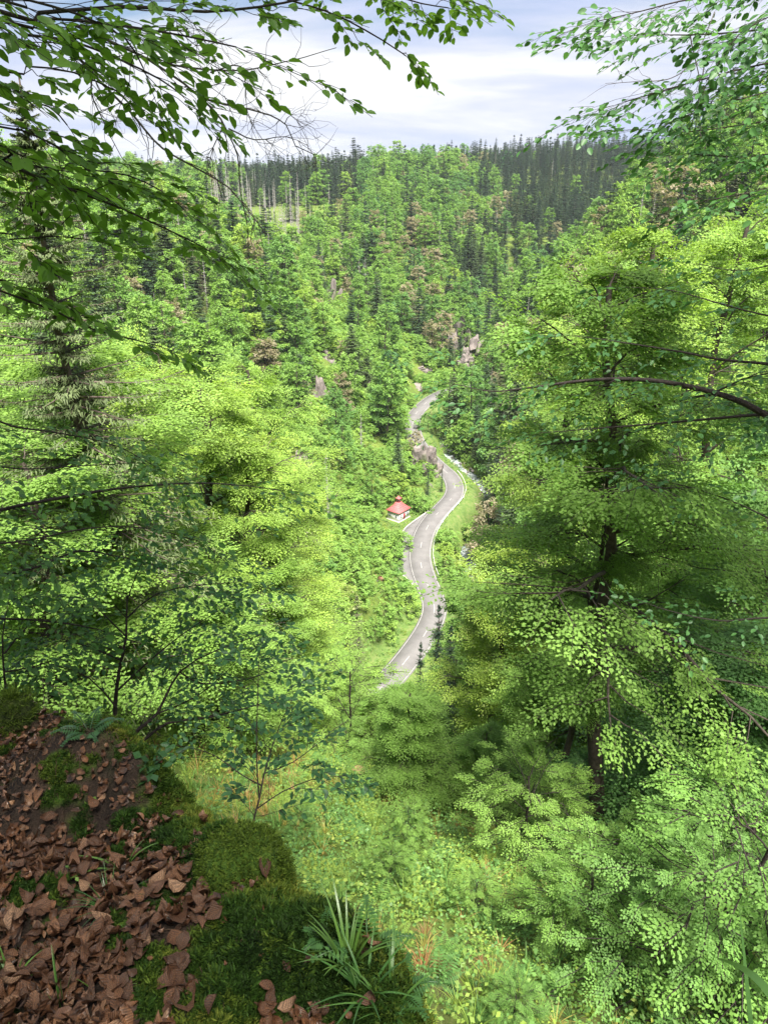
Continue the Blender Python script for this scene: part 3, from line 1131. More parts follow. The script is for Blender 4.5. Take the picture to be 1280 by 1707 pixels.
kind_ = np.where(u1 < dead_p, 2, np.where(u1 < dead_p + spr_p, 1, 0))
# low bushes on the steep rocky slopes left of the road
steep = ((cx_ > -45) & (cx_ < 16) & (cy_ > 105) & (cy_ < 225)) | ((cx_ > -30) & (cx_ < 30) & (cy_ > 300) & (cy_ < 400))
kind_ = np.where(steep & (rng.random(n) < np.where(cy_ < 230, .93, .72)), 3, kind_)
kind_[n_main:] = 3
hgt = np.select([kind_ == 0, kind_ == 1, kind_ == 2], [rng.uniform(14, 28, n), rng.uniform(15, 32, n), rng.uniform(13, 25, n)], rng.uniform(2.6, 7.0, n))
hgt = np.where((cy_ < 300) & (kind_ < 3), hgt * .9, hgt)
hgt = hgt * np.where(kind_ < 3, 1 + .3 * wob(cx_, cy_, 55, 4), 1)
hgt = np.where((kind_ == 2) & snagz, hgt * 1.35, hgt)
hgt = np.where((kind_ < 2) & snagz, hgt * .62, hgt)
hgt = np.where((kind_ == 3) & (cy_ < 240), hgt * .72, hgt)
dr_, _ = dist_poly(cx_, cy_, ROAD[::3]); dv_, _ = dist_poly(cx_, cy_, RIVER[::3])
dch = np.hypot(cx_ - CHAPEL[0], cy_ - CHAPEL[1])
ok = (dr_ > np.where(kind_ == 3, 5.5, 6.8)) & (dv_ > 4.2) & (dch > 7.0)
# clear-felled shelf in front of the plateau spruces
ok &= ~((cx_ > -120) & (cx_ < -15) & (cy_ > 590) & (cy_ < 665) & (kind_ != 2))
ok &= ~((cx_ > -120) & (cx_ < -15) & (cy_ > 590) & (cy_ < 665) & (rng.random(n) < .75))
ok &= ~((cy_ < 92) & (np.abs(cx_ + 2) < 20))
ok &= rng.random(n) < np.where(cy_ > 400, .93, .9)
idx = np.where(ok)[0]
keep = []
wnom = np.select([kind_ == 0, kind_ == 1, kind_ == 2], [.22, .12, .03], .45) * hgt
tx, ty, td = project(np.c_[cx_, cy_, cz_ + hgt])
bx, by, bd = project(np.c_[cx_, cy_, cz_ + hgt * .1])
for i in idx:
    ga = guard[guard[:, 3] > cy_[i] + 1]
    r_ = wnom[i] * FPX / td[i]
    hit = (ga[:, 1] > ty[i] - ga[:, 2]) & (ga[:, 1] < by[i] + ga[:, 2]) & (np.abs(ga[:, 0] - (tx[i] + bx[i]) / 2) < r_ + ga[:, 2] * .8)
    if hit.any():
        lo = ga[hit][:, 1].max() + 12       # try a bush that stays below the guarded spot
        if kind_[i] in (0, 3) and by[i] > lo + 6 and rng.random() < .9:
            hnew = hgt[i] * (by[i] - lo) / max(1, by[i] - ty[i])
            if 1.6 < hnew < hgt[i]:
                kind_[i] = 3; hgt[i] = min(hnew, 5); keep.append(i)
        continue
    keep.append(i)
keep = np.array(keep)
X_, Y_, Z_, K_, Hh = cx_[keep], cy_[keep], cz_[keep], kind_[keep], hgt[keep]
n = len(keep)
# tone: fresh yellow green on the near left flank and the right flank, cooler green on the middle slopes
tone = np.clip(.46 + .26 * wob(X_, Y_, 48, 1) + rng.normal(size=n) * .13, 0, .90)
tone = np.where(X_ < -30, tone + .10, tone)
tone = np.where((X_ > 60) & (Y_ < 420), tone + .12, tone)
brown = rng.random(n) < np.where((Y_ > 180) & (Y_ < 620), .13, .04)
tone = np.where(K_ == 0, np.where(brown, .98, np.clip(tone, .05, .88)), tone)
tone = np.where(K_ == 1, np.clip(.28 + rng.normal(size=n) * .2 + .25 * (Y_ < 300), 0, 1), tone)
tone = np.where(K_ == 3, np.clip(.62 + .2 * wob(X_, Y_, 20, 3) + rng.normal(size=n) * .12, .1, .9), tone)
var = rng.integers(0, 60, n)
print('forest trees', n, [int((K_ == k).sum()) for k in range(4)])

# which of them show: paint crowns front to back into a coarse buffer
buf = np.zeros((214 * 2, 160 * 2), bool)
tx, ty, td = project(np.c_[X_, Y_, Z_ + Hh])
bx, by, bd = project(np.c_[X_, Y_, Z_ + Hh * np.where(K_ == 0, .2, .05)])
rad = np.select([K_ == 0, K_ == 1, K_ == 2], [.25, .14, .03], .55) * Hh * FPX / td / 4
vis = np.zeros(n)
order = np.argsort(Y_)
yy_, xx_ = np.mgrid[0:428, 0:320]
# near beech crowns hide the sides and the bottom
buf[260:, :120] = True; buf[:, 225:] |= (yy_ > 95)[:, 225:] & (xx_ > 215)[:, 225:]
for i in order:
    cx0, cy0 = (tx[i] + bx[i]) / 8, (ty[i] + by[i]) / 8
    ry, rx = max(.6, (by[i] - ty[i]) / 8), max(.5, rad[i])
    x0, x1, y0, y1 = int(max(0, cx0 - rx)), int(min(319, cx0 + rx)), int(max(0, cy0 - ry)), int(min(427, cy0 + ry))
    if x1 < x0 or y1 < y0: continue
    sub = buf[y0:y1 + 1, x0:x1 + 1]
    e = ((xx_[y0:y1 + 1, x0:x1 + 1] - cx0) / rx) ** 2 + ((yy_[y0:y1 + 1, x0:x1 + 1] - cy0) / ry) ** 2 < 1.0
    if K_[i] != 2: vis[i] = (e & ~sub).sum(); sub |= e
    else: vis[i] = (e & ~sub).sum()


def zone(x, y):
    if y > 880: return 'on the far ridge'
    if y > 655: return 'at the plateau edge' if x < 60 else 'on the dark skyline ridge'
    if y > 560: return 'just below the plateau' if x < 60 else 'in the gully under the ridge'
    if y > 430: return ('on the far face' if x > -20 else 'on the upper left flank') if x < 60 else 'where the valley turns away'
    if x > 60: return 'on the flank across the stream'
    if x > 22 and y > 120: return 'on the far stream bank'
    if y > 300: return 'above the far road' if x > -25 else 'on the upper spur'
    if y > 225: return 'on the spur' if x > -25 else 'in the hollow behind the spur'
    if x > -12 and y > 180: return 'behind the chapel'
    if x > -45 and y > 100: return 'on the slope beside the lay-by'
    if y > 100: return 'on the wooded left flank'
    return 'below the clearing'


def tonew(k, t):
    if k == 0: return 'dark green' if t < .22 else 'mid green' if t < .38 else 'fresh green' if t < .54 else 'light green' if t < .68 else 'yellow green' if t < .93 else 'brownish'
    if k == 1: return 'blackish' if t < .15 else 'dark green' if t < .32 else 'dull green' if t < .6 else 'olive'
    if k == 3: return 'dark green' if t < .35 else 'mid green' if t < .5 else 'fresh green' if t < .62 else 'bright green'
    return 'bare grey'


def sizew(k, h):
    q = {0: (15, 19, 23), 1: (17, 22, 26), 2: (15, 19, 22), 3: (3.4, 4.6, 5.8)}[k]
    return ('low' if k == 3 else 'short') if h < q[0] else 'middling' if h < q[1] else 'tall' if h < q[2] else 'very tall' if k != 3 else 'large'


KN = {0: ('broadleaf_tree', 'broadleaf', 'tree', FB), 1: ('spruce_tree', 'spruce', 'spruce', FS), 2: ('dead_spruce', 'snag', 'dead tree', FD), 3: ('bush', 'bush', 'bush', FU)}
NMAX = {0: 270, 1: 280, 2: 200, 3: 280}
single = np.zeros(n, bool)
picked = []
for k in range(4):
    ii = np.where((K_ == k) & (vis > 0))[0]
    picked.append(ii[np.argsort(-vis[ii])][:NMAX[k]])
allp = np.concatenate(picked)
single[allp] = True
mxp, myp = (tx + bx) / 2, (ty + by) / 2
labs = {}
for i in allp:
    k = int(K_[i])
    oth = allp[allp != i]
    d2 = (mxp[oth] - mxp[i]) ** 2 + (myp[oth] - myp[i]) ** 2
    # the most telling neighbour: of another kind or tone, close by in the picture
    rel = ''
    for o in oth[np.argsort(d2)][:6]:
        w2 = f"{tonew(int(K_[o]), tone[o])} {KN[int(K_[o])][1]}"
        if w2.split()[-1] != KN[k][1] or tonew(int(K_[o]), tone[o]) != tonew(k, tone[i]):
            dx, dy = mxp[i] - mxp[o], myp[i] - myp[o]
            rel = ('left of' if dx < 0 else 'right of') if abs(dx) > abs(dy) else ('behind' if dy < 0 else 'in front of')
            rel += ' a ' + w2
            break
    wi = (var[i] * 7) % 10
    shp = ('slender ' if wi < 3 else 'wide ' if wi > 6 else '') if k in (0, 3) else ''
    words_ = f"{sizew(k, Hh[i])} {shp}{tonew(k, tone[i])} {KN[k][1]} {zone(X_[i], Y_[i])} {rel}".split()
    if len(words_) > 16 and shp: words_.remove(shp.strip())
    if len(words_) > 16: words_ = [w for w in words_ if w != 'a']
    if len(words_) > 16: words_ = words_[:-1 - len(tonew(0, .5).split())] if False else words_[1:]
    if len(words_) > 16: words_ = words_[1:]
    labs[i] = ' '.join(words_)
from collections import Counter
cnt = Counter(labs.values())
print('hill labels', len(labs), 'distinct', len(cnt))
for i in allp:
    k = int(K_[i]); nm, w1, cat, forms = KN[k]
    lab = labs[i]
    fm = forms[var[i] % len(forms)]
    grp = lab if cnt[lab] > 1 else f"{ {0: 'broadleaf trees', 1: 'spruces', 2: 'dead spruces', 3: 'bushes'}[k] } {zone(X_[i], Y_[i])}"
    plant(fm, nm, (X_[i], Y_[i], Z_[i]), Hh[i], var[i] * 1.1, tone[i], lab, cat, grp, wide=1.3 if k == 1 else 1.0 if k == 2 else .9 + .25 * ((var[i] * 7) % 10) / 10,
          trunk='stem' if k == 3 else 'trunk', crown='crown' if k < 2 else ('twigs' if k == 2 else 'foliage'))
for k, (nm, lab, cat) in {0: ('distant_broadleaf_wood', 'mass of fresh green broadleaf crowns covering the valley slopes', 'woodland'),
                          1: ('distant_conifer_wood', 'mass of dark spruces on the ridge and scattered through the woods', 'woodland'),
                          2: ('distant_dead_spruces', 'scattered grey dead spruce snags among the far crowns', 'dead trees'),
                          3: ('slope_scrub', 'low green scrub covering the rocky slopes by the road', 'scrub')}.items():
    ii = np.where((K_ == k) & ~single)[0]
    forms = KN[k][3]
    hn = np.array([f.H for f in forms])
    wv = var[ii] % len(forms)
    s_ = Hh[ii] / hn.mean()
    w_ = (.9 + .25 * ((var[ii] * 7) % 10) / 10) * (1.3 if k == 1 else 1)
    scatter(nm, [f.joined() for f in forms], np.c_[X_[ii], Y_[ii], Z_[ii]], var[ii] * 1.1, np.c_[s_ * w_, s_ * w_, s_], tone[ii], wv, lab, cat)

# ------------------------------------------------------------------ hero beeches on the near slope
def ground_hit(px, py, f=None):
    d = ray(px, py)
    t = 1.0
    f = f or hfast
    while t < 900:
        p = d * t
        if p[2] < float(f(p[0], p[1])):
            return p
        t += 0.05 + t * 0.003
    return d * t


NB, NM = [], []
for s, (H, Rc, cb, npm, shp) in enumerate([(21, 5.8, .16, 30, .5), (20, 5.2, .06, 32, .45), (14, 4.2, .02, 26, .5)]):
    w, l = broadleaf(500 + s, H, Rc, cb, npm, 8, SPR_FINE, .118, .078, trunk_r=.27 if H > 15 else .17, spray_size=(1.2, 2.0), extra=4, twigs=1, sides=8, shape=shp, gap=.15)
    NB.append(Kind('beech', w, l, H, Rc, M_bark, M_broad, cb))
for s, (H, Rc, cb, npm, shp) in enumerate([(18, 5.4, .1, 28, .5), (16, 4.6, .04, 28, .45), (19, 5.0, .2, 26, .55)]):
    w, l = broadleaf(600 + s, H, Rc, cb, npm, 8, SPR_MID, .30, .2, trunk_r=.22, spray_size=(1.3, 2.3), extra=3, twigs=1, sides=6, shape=shp, gap=.15)
    NM.append(Kind('beech_mid', w, l, H, Rc, M_bark, M_broad, cb))


w, l = broadleaf(581, 17, 4.9, .42, 28, 8, SPR_FINE, .10, .066, trunk_r=.22, spray_size=(.9, 1.6), extra=4, twigs=1, sides=10, shape=.45, gap=.3, lean=-1.5)
NB.append(Kind('old_beech', w, l, 17, 5.0, M_bark, M_broad, .1))


def stand(kind, x, y, H, rz, tone, label, wide=1.0, name='beech_tree', cat='beech', z=None, group=None, top=None, **k):
    z = float(hfast(x, y)) if z is None else z
    if top is not None:
        H = at_y(640, top, y)[2] - z
        wide = wide * (kind.H / H) ** .5
        print(label[:40], 'H %.1f' % H)
    return plant(kind, name, (x, y, z - .1), H, rz, tone, label, cat, group, wide=wide, **k)


G_R = 'beeches filling the right side of the valley'
G_L = 'beeches filling the left side of the slope'
b = ground_hit(985, 1415)
stand(NB[3], b[0], b[1], 16, 0.0, .56, 'tall old beech with a thick dark trunk rooted at the right edge of the clearing', .86, group=G_R, top=430)
stand(NB[3], b[0] - .75, b[1] + .9, 12, 2.2, .50, 'slim second beech stem growing close against the thick dark trunk', .55, group=G_R)
stand(NB[0], 11.2, 33, 24, 3.1, .78, 'bright beech with forked upper limbs behind the old dark trunk', .95, group=G_R, top=350)
stand(NB[1], 9.6, 38, 25, 1.0, .82, 'sunlit yellow green beech whose top stands highest against the wooded flank', .75, group=G_R, top=430)
stand(NB[2], 7.3, 35, 15.5, 0.9, .87, 'vivid yellow beech standing beside the road bend below the clearing', .9, group=G_R, top=895)
stand(NB[2], 8.2, 14, 8.5, 2.0, .24, 'blue green young beech crown at the lower right corner of the clearing', 1.1, group=G_R, top=1010)
stand(NB[2], 10.5, 19, 12.0, 4.0, .34, 'dull green beech crown behind the blue green young one', 1.05, group=G_R, top=760)
stand(NB[1], 15.5, 25, 21, 0.2, .52, 'leafy mid green beech crown behind the big dark limb at the frame edge', 1.0, group=G_R, top=420)
stand(NB[0], 19, 40, 23, 5.2, .74, 'tall yellow green beech on the right flank under the skyline spruce', 1.0, group=G_R, top=330)
stand(NB[1], 27, 52, 24, 2.7, .70, 'round topped beech further along the right flank', 1.0, group=G_R, top=290)
stand(NB[0], 14.5, 50, 24, 0.8, .66, 'mid green beech between the highest sunlit crown and the flank', .9, group=G_R, top=400)
stand(NB[2], 11, 24, 10, 5.5, .50, 'understorey beech filling the gap below the big horizontal limb', 1.1, group=G_R, top=800)
stand(NB[2], 7.0, 28, 7.5, 2.9, .60, 'small spreading beech at the foot of the vivid yellow one', 1.0, group=G_R, top=1100)
stand(NB[2], 9.8, 27, 7.5, 1.9, .52, 'mid green beech crown between the old trunk and the vivid yellow beech', 1.0, group=G_R, top=960)

stand(NB[1], -9.2, 21, 13.0, 1.2, .72, 'broad yellow green beech filling the left edge below the spruce', 1.2, group=G_L, top=560)
stand(NB[0], -6.9, 26, 14.5, 3.3, .80, 'sunlit beech in the middle of the left crowns', 1.0, group=G_L, top=610)
stand(NB[1], -5.7, 27, 9.5, 0.7, .78, 'lower beech whose crown edge borders the dark spruces by the road', .9, group=G_L, top=740)
stand(NB[2], -4.9, 24, 9.5, 4.7, .72, 'lowest of the bright beeches on the left above the knoll saplings', .9, group=G_L, top=930)
stand(NB[1], -13.0, 24, 15.0, 5.1, .66, 'beech crown at the far left edge under the olive spruce', 1.1, group=G_L, top=560)
stand(NB[2], -9.0, 15.5, 6.8, 4.4, .66, 'bushy beech behind the knoll saplings at the left', 1.2, group=G_L, top=760)
stand(NB[2], -5.4, 18, 6.0, 2.4, .70, 'small bright beech behind the crooked knoll sapling', 1.1, group=G_L, top=960)
stand(NB[2], -7.6, 17, 6.0, 5.4, .74, 'bright low beech between the two bushy ones at the left', 1.1, group=G_L, top=900)
stand(NB[0], -11.5, 36, 18.5, 2.0, .84, 'lime green beech behind the sunlit left crowns', 1.0, group=G_L, top=560)
stand(NB[0], -20, 34, 18, 0.3, .70, 'tall beech far back at the left edge under the spruce boughs', 1.1, group=G_L, top=470)
stand(NB[1], -5.8, 36, 17, 4.7, .86, 'yellow green beech next to the reddish crag', .9, group=G_L, top=720)
stand(NB[0], -8.6, 44, 17, 1.7, .74, 'green beech standing behind the lime green one', .9, group=G_L, top=590)
stand(NM[0], -16, 56, 19, 1.7, .66, 'beech crown just below the grey snags at the left', 1.1, group=G_L)
stand(NM[1], -28, 60, 19, 2.7, .62, 'beech crown high on the left flank behind the spruce', 1.1, group=G_L)
stand(NM[2], -24, 78, 19, 3.7, .70, 'fresh beech on the left flank beyond the nearest crowns', 1.1, group=G_L)
stand(NM[0], -12, 72, 17, .7, .75, 'rounded beech right of the fresh one on the left flank', 1.1, group=G_L)
stand(NM[1], -40, 84, 20, 5.7, .60, 'green beech far up the left flank', 1.1, group=G_L)
# spruces standing on the lower near slope
FSN = []
for s, (H, Rb) in enumerate([(16, 2.9), (12, 2.6)]):
    w, l = conifer(700 + s, H, Rb, .08, 34, 8, 26, .42, .09, droop=.42, hang=.45, jit=.8)
    FSN.append(Kind('near_spruce', w, l, H, Rb, M_sprucebark, M_conifer))
for (px, pyb, pyt, Y, tn, lab) in [(597, 1130, 985, 76, .8, 'thin brownish spruce beside the lower end of the road'),
                                   (560, 1125, 1000, 70, .2, 'dark spruce left of the thin brownish one'),
                                   (528, 1100, 960, 66, .15, 'dark spruce half hidden by the left beech crowns'),
                                   (728, 1125, 1000, 60, .05, 'dark spruce covering the right side of the road'),
                                   (700, 1135, 1065, 57, .12, 'small dark spruce leaning over the edge of the road'),
                                   (748, 1140, 1035, 54, .1, 'dark spruce between the vivid yellow beech and the road'),
                                   (735, 842, 778, 225, .3, 'small spruce at the foot of the crag beside the inner road bend'),
                                   (712, 850, 775, 221, .12, 'dark spruce between the chapel and the crag'),
                                   (822, 890, 735, 196, .1, 'tallest of the dark spruces crowded on the far stream bank'),
                                   (838, 895, 765, 190, .15, 'dark spruce right of the tallest one on the stream bank'),
                                   (808, 870, 760, 202, .25, 'slim spruce left of the tallest one on the stream bank'),
                                   (856, 900, 780, 186, .1, 'broad dark spruce further right on the stream bank'),
                                   (830, 900, 800, 182, .3, 'small spruce in front of the crowded dark ones'),
                                   (590, 1190, 1110, 62, .3, 'short dull spruce left of the end of the road')]:
    x = at_y(px, pyb, Y)[0]
    gz = float(hfast(x, Y))
    top = at_y(px, pyt, Y)[2]
    stand(FSN[0], x, Y, max(3, top - gz), px, tn, lab, .62, 'spruce_tree', 'spruce')
for i, (x, y, tp, tn, lab) in enumerate([(6.6, 56, 1085, .5, 'round green tree at the foot of the dark spruce by the road'), (-1.0, 48, 1165, .62, 'light green tree below the end of the road'),
                                        (-5.0, 52, 1080, .42, 'mid green tree between the dark spruces and the road'), (9.2, 66, 985, .4, 'dense green tree right of the road below its second bend'), (-8, 62, 960, .5, 'green tree among the dark spruces on the left'),
                                        (15.5, 232, 790, .66, 'bright tree at the foot of the crag'), (9.0, 226, 778, .5, 'rounded tree just right of the chapel roof'), (5.5, 232, 790, .42, 'bluish tree right behind the chapel turret'), (12.0, 238, 770, .74, 'fresh tree leaning on the crag above the chapel'), (3.6, 42, 1180, .5, 'low green tree in front of the road end'), (13.5, 70, 960, .3, 'tall dark green tree beside the dark spruce on the right')]):
    stand(NM[i % 3], x, y, 5, i * 1.3, tn, lab, .8, 'broadleaf_tree', 'tree', top=tp)

# ------------------------------------------------------------------ saplings and shrubs of the clearing
NS = []
for s, (H, Rc, shp) in enumerate([(2.6, 1.2, .4), (2.2, 1.3, .3), (3.0, 1.15, .5)]):
    w, l = broadleaf(800 + s, H, Rc, .04, 20, 6, SPR_FINE, .038, .025, trunk_r=.018, spray_size=(.28, .46), extra=2, twigs=1, sides=5, shape=shp)
    NS.append(Kind('sapling', w, l, H, Rc, M_twig, M_broad))

def plant_px(kind, px, pyb, pyt, tone, lab, name, cat, wide=1.0, group=None, **k):
    p = ground_hit(px, pyb)
    top = at_y(px, pyt, p[1])[2]
    return plant(kind, name, (p[0], p[1], p[2] - .05), max(.4, (top - p[2])), px * .1, tone, lab, cat, group, wide=wide, **k)


G_S = 'young growth on the clearing'
plant_px(NB[2], 700, 1345, 1140, .60, 'young tiered beech standing in the middle of the clearing', 'young_beech', 'beech', 1.25)
plant_px(NB[2], 785, 1360, 1210, .42, 'smaller bluish beech half behind the young tiered beech', 'young_beech', 'beech', 1.2)
shr = [(585, 1265, 1110, .80, 'tall pale sapling left of the young tiered beech', 1.0), (525, 1235, 1100, .66, 'pale green sapling behind the knoll edge', 1.0),
       (640, 1285, 1165, .58, 'blue tinted sapling touching the young tiered beech on its left', 1.0), (870, 1450, 1290, .76, 'bright yellow green shrub in front of the old dark trunk', 1.2),
       (910, 1400, 1290, .78, 'light shrub behind the bright yellow green one', 1.0),
       (680, 1430, 1345, .66, 'small pale shrub below the young tiered beech', 1.0),
       (650, 1480, 1410, .60, 'thin sapling beside the fern fronds', 1.0), 
       (960, 1600, 1460, .52, 'grey green sapling with dark stems in front of the old trunk', 1.1), (1060, 1630, 1460, .45, 'large blue green shrub at the lower right', 1.1),
       (1140, 1690, 1450, .42, 'dense blue green shrub behind the long grass blade', 1.0), (1230, 1700, 1400, .46, 'leafy bush on the lower right frame edge', 1.0), (1010, 1490, 1390, .62, 'light green shrub right of the old trunk', 1.1),
       (1090, 1490, 1350, .5, 'mid green bush on the slope right of the old trunk', 1.0), (1190, 1550, 1330, .46, 'broad leafy bush under the blue green crown', 1.1),
       (850, 1715, 1650, .45, 'low blue green shrub at the bottom of the clearing', 1.5),
       (672, 1335, 1250, .74, 'light sapling overlapping the left skirt of the young tiered beech', 1.1), (728, 1350, 1255, .66, 'light sapling overlapping the right skirt of the young tiered beech', 1.1), (505, 1400, 1350, .42, 'thin blue green seedling right of the mossy boulder', 1.1), (790, 1530, 1465, .70, 'yellowish seedling on the lower clearing', 1.2),
       (620, 1245, 1175, .82, 'light yellow sapling above the stump', 1.0), (800, 1330, 1245, .66, 'sapling right of the small bluish beech', 1.1), (840, 1360, 1260, .6, 'round sapling below the vivid yellow beech', 1.1)]
for i, (px, pb, pt, tn, lab, wd) in enumerate(shr):
    tn = tn - .08
    plant_px(NS[i % 3], px, pb, pt, tn, lab, 'shrub' if 'sapling' not in lab else 'sapling', 'shrub' if 'sapling' not in lab else 'sapling', wd, G_S, trunk='stem', crown='foliage')

# a cut stump at the top of the clearing
sp = ground_hit(597, 1300)
st = empty('tree_stump', sp); tag(st, 'old cut stump standing at the top of the clearing left of the young tiered beech', 'stump')
V, F = tube(np.array([[0, 0, -.3], [0, 0, 0], [0, 0, .35], [.01, 0, .42]]), [.3, .26, .22, .215], 12); one('bark', V, F, M_bark, st)
a = np.linspace(0, 6.283, 12, endpoint=False)
one('cut_face', np.c_[np.cos(a) * .213 + .01, np.sin(a) * .213, np.full(12, .415)], np.arange(12)[None], simple('cut_wood', (.34, .22, .11), .8, .2, .3, 12), st)

# ------------------------------------------------------------------ ground cover of the clearing
M_grass = leaf_mat('grass_blades', [(0, (.065, .16, .05)), (.35, (.13, .25, .06)), (.6, (.22, .30, .05)), (.78, (.34, .29, .08)), (.9, (.38, .20, .09)), (1, (.28, .13, .07))], .35, .5, .3, .5)


def tuft(nm, nb, ln, w, spread, seed, mat=M_grass, seg=3):
    r2 = np.random.default_rng(seed)
    g = Geo()
    for i in range(nb):
        az = r2.random() * 6.283
        h = np.array([math.cos(az), math.sin(az), 0]); sd = np.array([-h[1], h[0], 0])
        L_ = ln * r2.uniform(.5, 1.1); sp_ = spread * r2.uniform(.2, 1.2)
        q = np.linspace(0, 1, seg + 1)
        Pc = h * (.02 + L_ * sp_ * q[:, None] ** 1.6) + np.array([0, 0, 1]) * (L_ * (q - .35 * sp_ * q ** 2.5))[:, None]
        ww = w * (1 - q ** 1.8) + .0004
        V = np.vstack([Pc + sd * ww[:, None], Pc - sd * ww[:, None]])
        k = np.arange(seg)
        g.add(V, np.c_[k, k + 1, k + seg + 2, k + seg + 1], r2.random())
    return bpy.data.objects.new(nm, g.mesh(nm, mat))


def fern(nm, nf, ln, seed, mat=M_grass):
    r2 = np.random.default_rng(seed)
    g = Geo()
    for i in range(nf):
        az = i * 6.283 / nf + r2.random() * .5
        h = np.array([math.cos(az), math.sin(az), 0]); sd = np.array([-h[1], h[0], 0])
        L_ = ln * r2.uniform(.7, 1.1)
        q = np.linspace(0, 1, 16)
        C_ = h * (L_ * .75 * q[:, None] ** 1.2) + np.array([0, 0, 1]) * (L_ * (.75 * q - .45 * q ** 2.4))[:, None]
        V, F = tube(C_[::3], .003, 3); g.add(V, F, .3)
        pl = L_ * .2 * np.sin(np.clip(q * 1.1 + .12, 0, 1) * math.pi) ** .8
        for sg in (-1, 1):
            k = np.arange(2, 16)
            V, F, T = leaves(C_[k], np.tile(sd * sg, (14, 1)) + h * .35 - [0, 0, .15], np.tile(np.cross(h, sd), (14, 1)) * 1.0 + [0, 0, .5], pl[k] + .01, .026 * ln / .5, LEAF_DIAMOND)
            g.add(V, F, T)
    return bpy.data.objects.new(nm, g.mesh(nm, mat))


def herb(nm, n_, h_, lf, seed, mat=M_grass):
    r2 = np.random.default_rng(seed)
    P = np.c_[r2.normal(size=(n_, 2)) * h_ * .35, r2.random(n_) * h_]
    D = np.c_[P[:, :2] + r2.normal(size=(n_, 2)) * .05, r2.normal(size=n_) * .03]
    V, F, T = leaves(P, D, np.c_[r2.normal(size=(n_, 2)) * .4, np.ones(n_)], lf, lf * .65, LEAF_DIAMOND)
    g = Geo(); g.add(V, F, T)
    for i in range(4):
        V, F = tube(np.array([[0, 0, -.05], P[i] * .9]), .004, 3); g.add(V, F, .3)
    return bpy.data.objects.new(nm, g.mesh(nm, mat))


covers = [tuft('tuft_a', 26, .42, .006, .7, 1), tuft('tuft_b', 30, .32, .005, .9, 2), tuft('tuft_c', 18, .5, .007, .55, 3),
          herb('herb_a', 40, .4, .07, 4), herb('herb_b', 60, .55, .06, 5), herb('herb_c', 34, .22, .07, 6), fern('fern_a', 7, .55, 7), fern('fern_b', 9, .45, 8)]
pts = []
y = 2.2
while y < 34:
    s = .19 + .010 * y
    half0, half1 = -.62 * y - 3.0, .62 * y + 3.0
    xs = np.arange(half0, half1, s)
    pts.append(np.c_[xs + rng.normal(size=len(xs)) * s * .4, y + rng.normal(size=len(xs)) * s * .4])
    y += s * .9
P2 = np.concatenate(pts)
pz = hfast(P2[:, 0], P2[:, 1])
qx, qy, qd = project(np.c_[P2, pz])
n2 = len(P2)
orange = np.clip(wob(P2[:, 0], P2[:, 1], 4.5, 2) * .55 + ss(640, 420, qx) * ss(1500, 1300, qy) * .5 + .15, 0, 1)
m_ = rng.random(n2) < .92
sel = rng.random(n2)
wh = np.where(sel < np.where(orange > .35, .68, .30), rng.integers(0, 3, n2), np.where(sel < .88, rng.integers(3, 6, n2), rng.integers(6, 8, n2)))
tn = np.where((rng.random(n2) < orange * .85) & (wh != 4) & (wh != 5) & (wh < 6), rng.uniform(.66, .95, n2), rng.uniform(.15, .62, n2))
wh = np.where((tn > .66) & (wh == 3), rng.integers(0, 3, n2), wh)
s_ = rng.uniform(.45, 1.15, n2) * (1 + qd * .012)
P2, pz, wh, tn, s_ = P2[m_], pz[m_], wh[m_], tn[m_], s_[m_]
scatter('undergrowth', covers, np.c_[P2, pz - .03], rng.random(len(P2)) * 6.28, np.c_[s_, s_, s_], tn, wh, 'mixed grass, herbs, ferns and orange dead bracken covering the clearing', 'undergrowth')
print('undergrowth', len(P2))
# verge grass along the valley road
vg = []
for i in range(0, len(ROAD), 1):
    for k in range(26):
        o = random.choice((-1, 1)) * random.uniform(3.6, 14)
        vg.append((ROAD[i, 0] + o, ROAD[i, 1] + random.uniform(-1, 1)))
vg = np.array(vg)
dd, ii = dist_poly(vg[:, 0], vg[:, 1], ROAD); dv2, _ = dist_poly(vg[:, 0], vg[:, 1], RIVER)
lwi = lw[ii]
T_ = unit(np.gradient(ROAD[:, :2], axis=0))[ii]
side = (vg[:, 0] - ROAD[ii, 0]) * T_[:, 1] - (vg[:, 1] - ROAD[ii, 1]) * T_[:, 0]
kk = (dd > 3.5) & (dv2 > 3.5) & ~((side < 0) & (dd < lwi + .6)) & (np.hypot(vg[:, 0] - CHAPEL[0], vg[:, 1] - CHAPEL[1]) > 4)
vg = vg[kk]
s_ = rng.uniform(1.2, 3.6, len(vg))
scatter('verge_grass', covers[:6], np.c_[vg, hfast(vg[:, 0], vg[:, 1]) - .05], rng.random(len(vg)) * 6.28, np.c_[s_, s_, s_ * .8], rng.uniform(.1, .62, len(vg)), rng.integers(0, 6, len(vg)), 'bright green grass verges and lawn along the valley road', 'grass')
# bare leafless scrub between road and lower crowns and low scrub over near left slope

# ------------------------------------------------------------------ knoll in the left foreground
EDGE = np.array([(-7.0, 5.2), (-4.2, 4.2), (-2.6, 3.65), (-2.05, 3.3), (-1.42, 2.85), (-.83, 2.26), (-.52, 1.95), (-.30, 1.66), (0.0, 1.40), (.09, 1.18), (.16, .6), (.3, -.6), (.4, -2.5)])


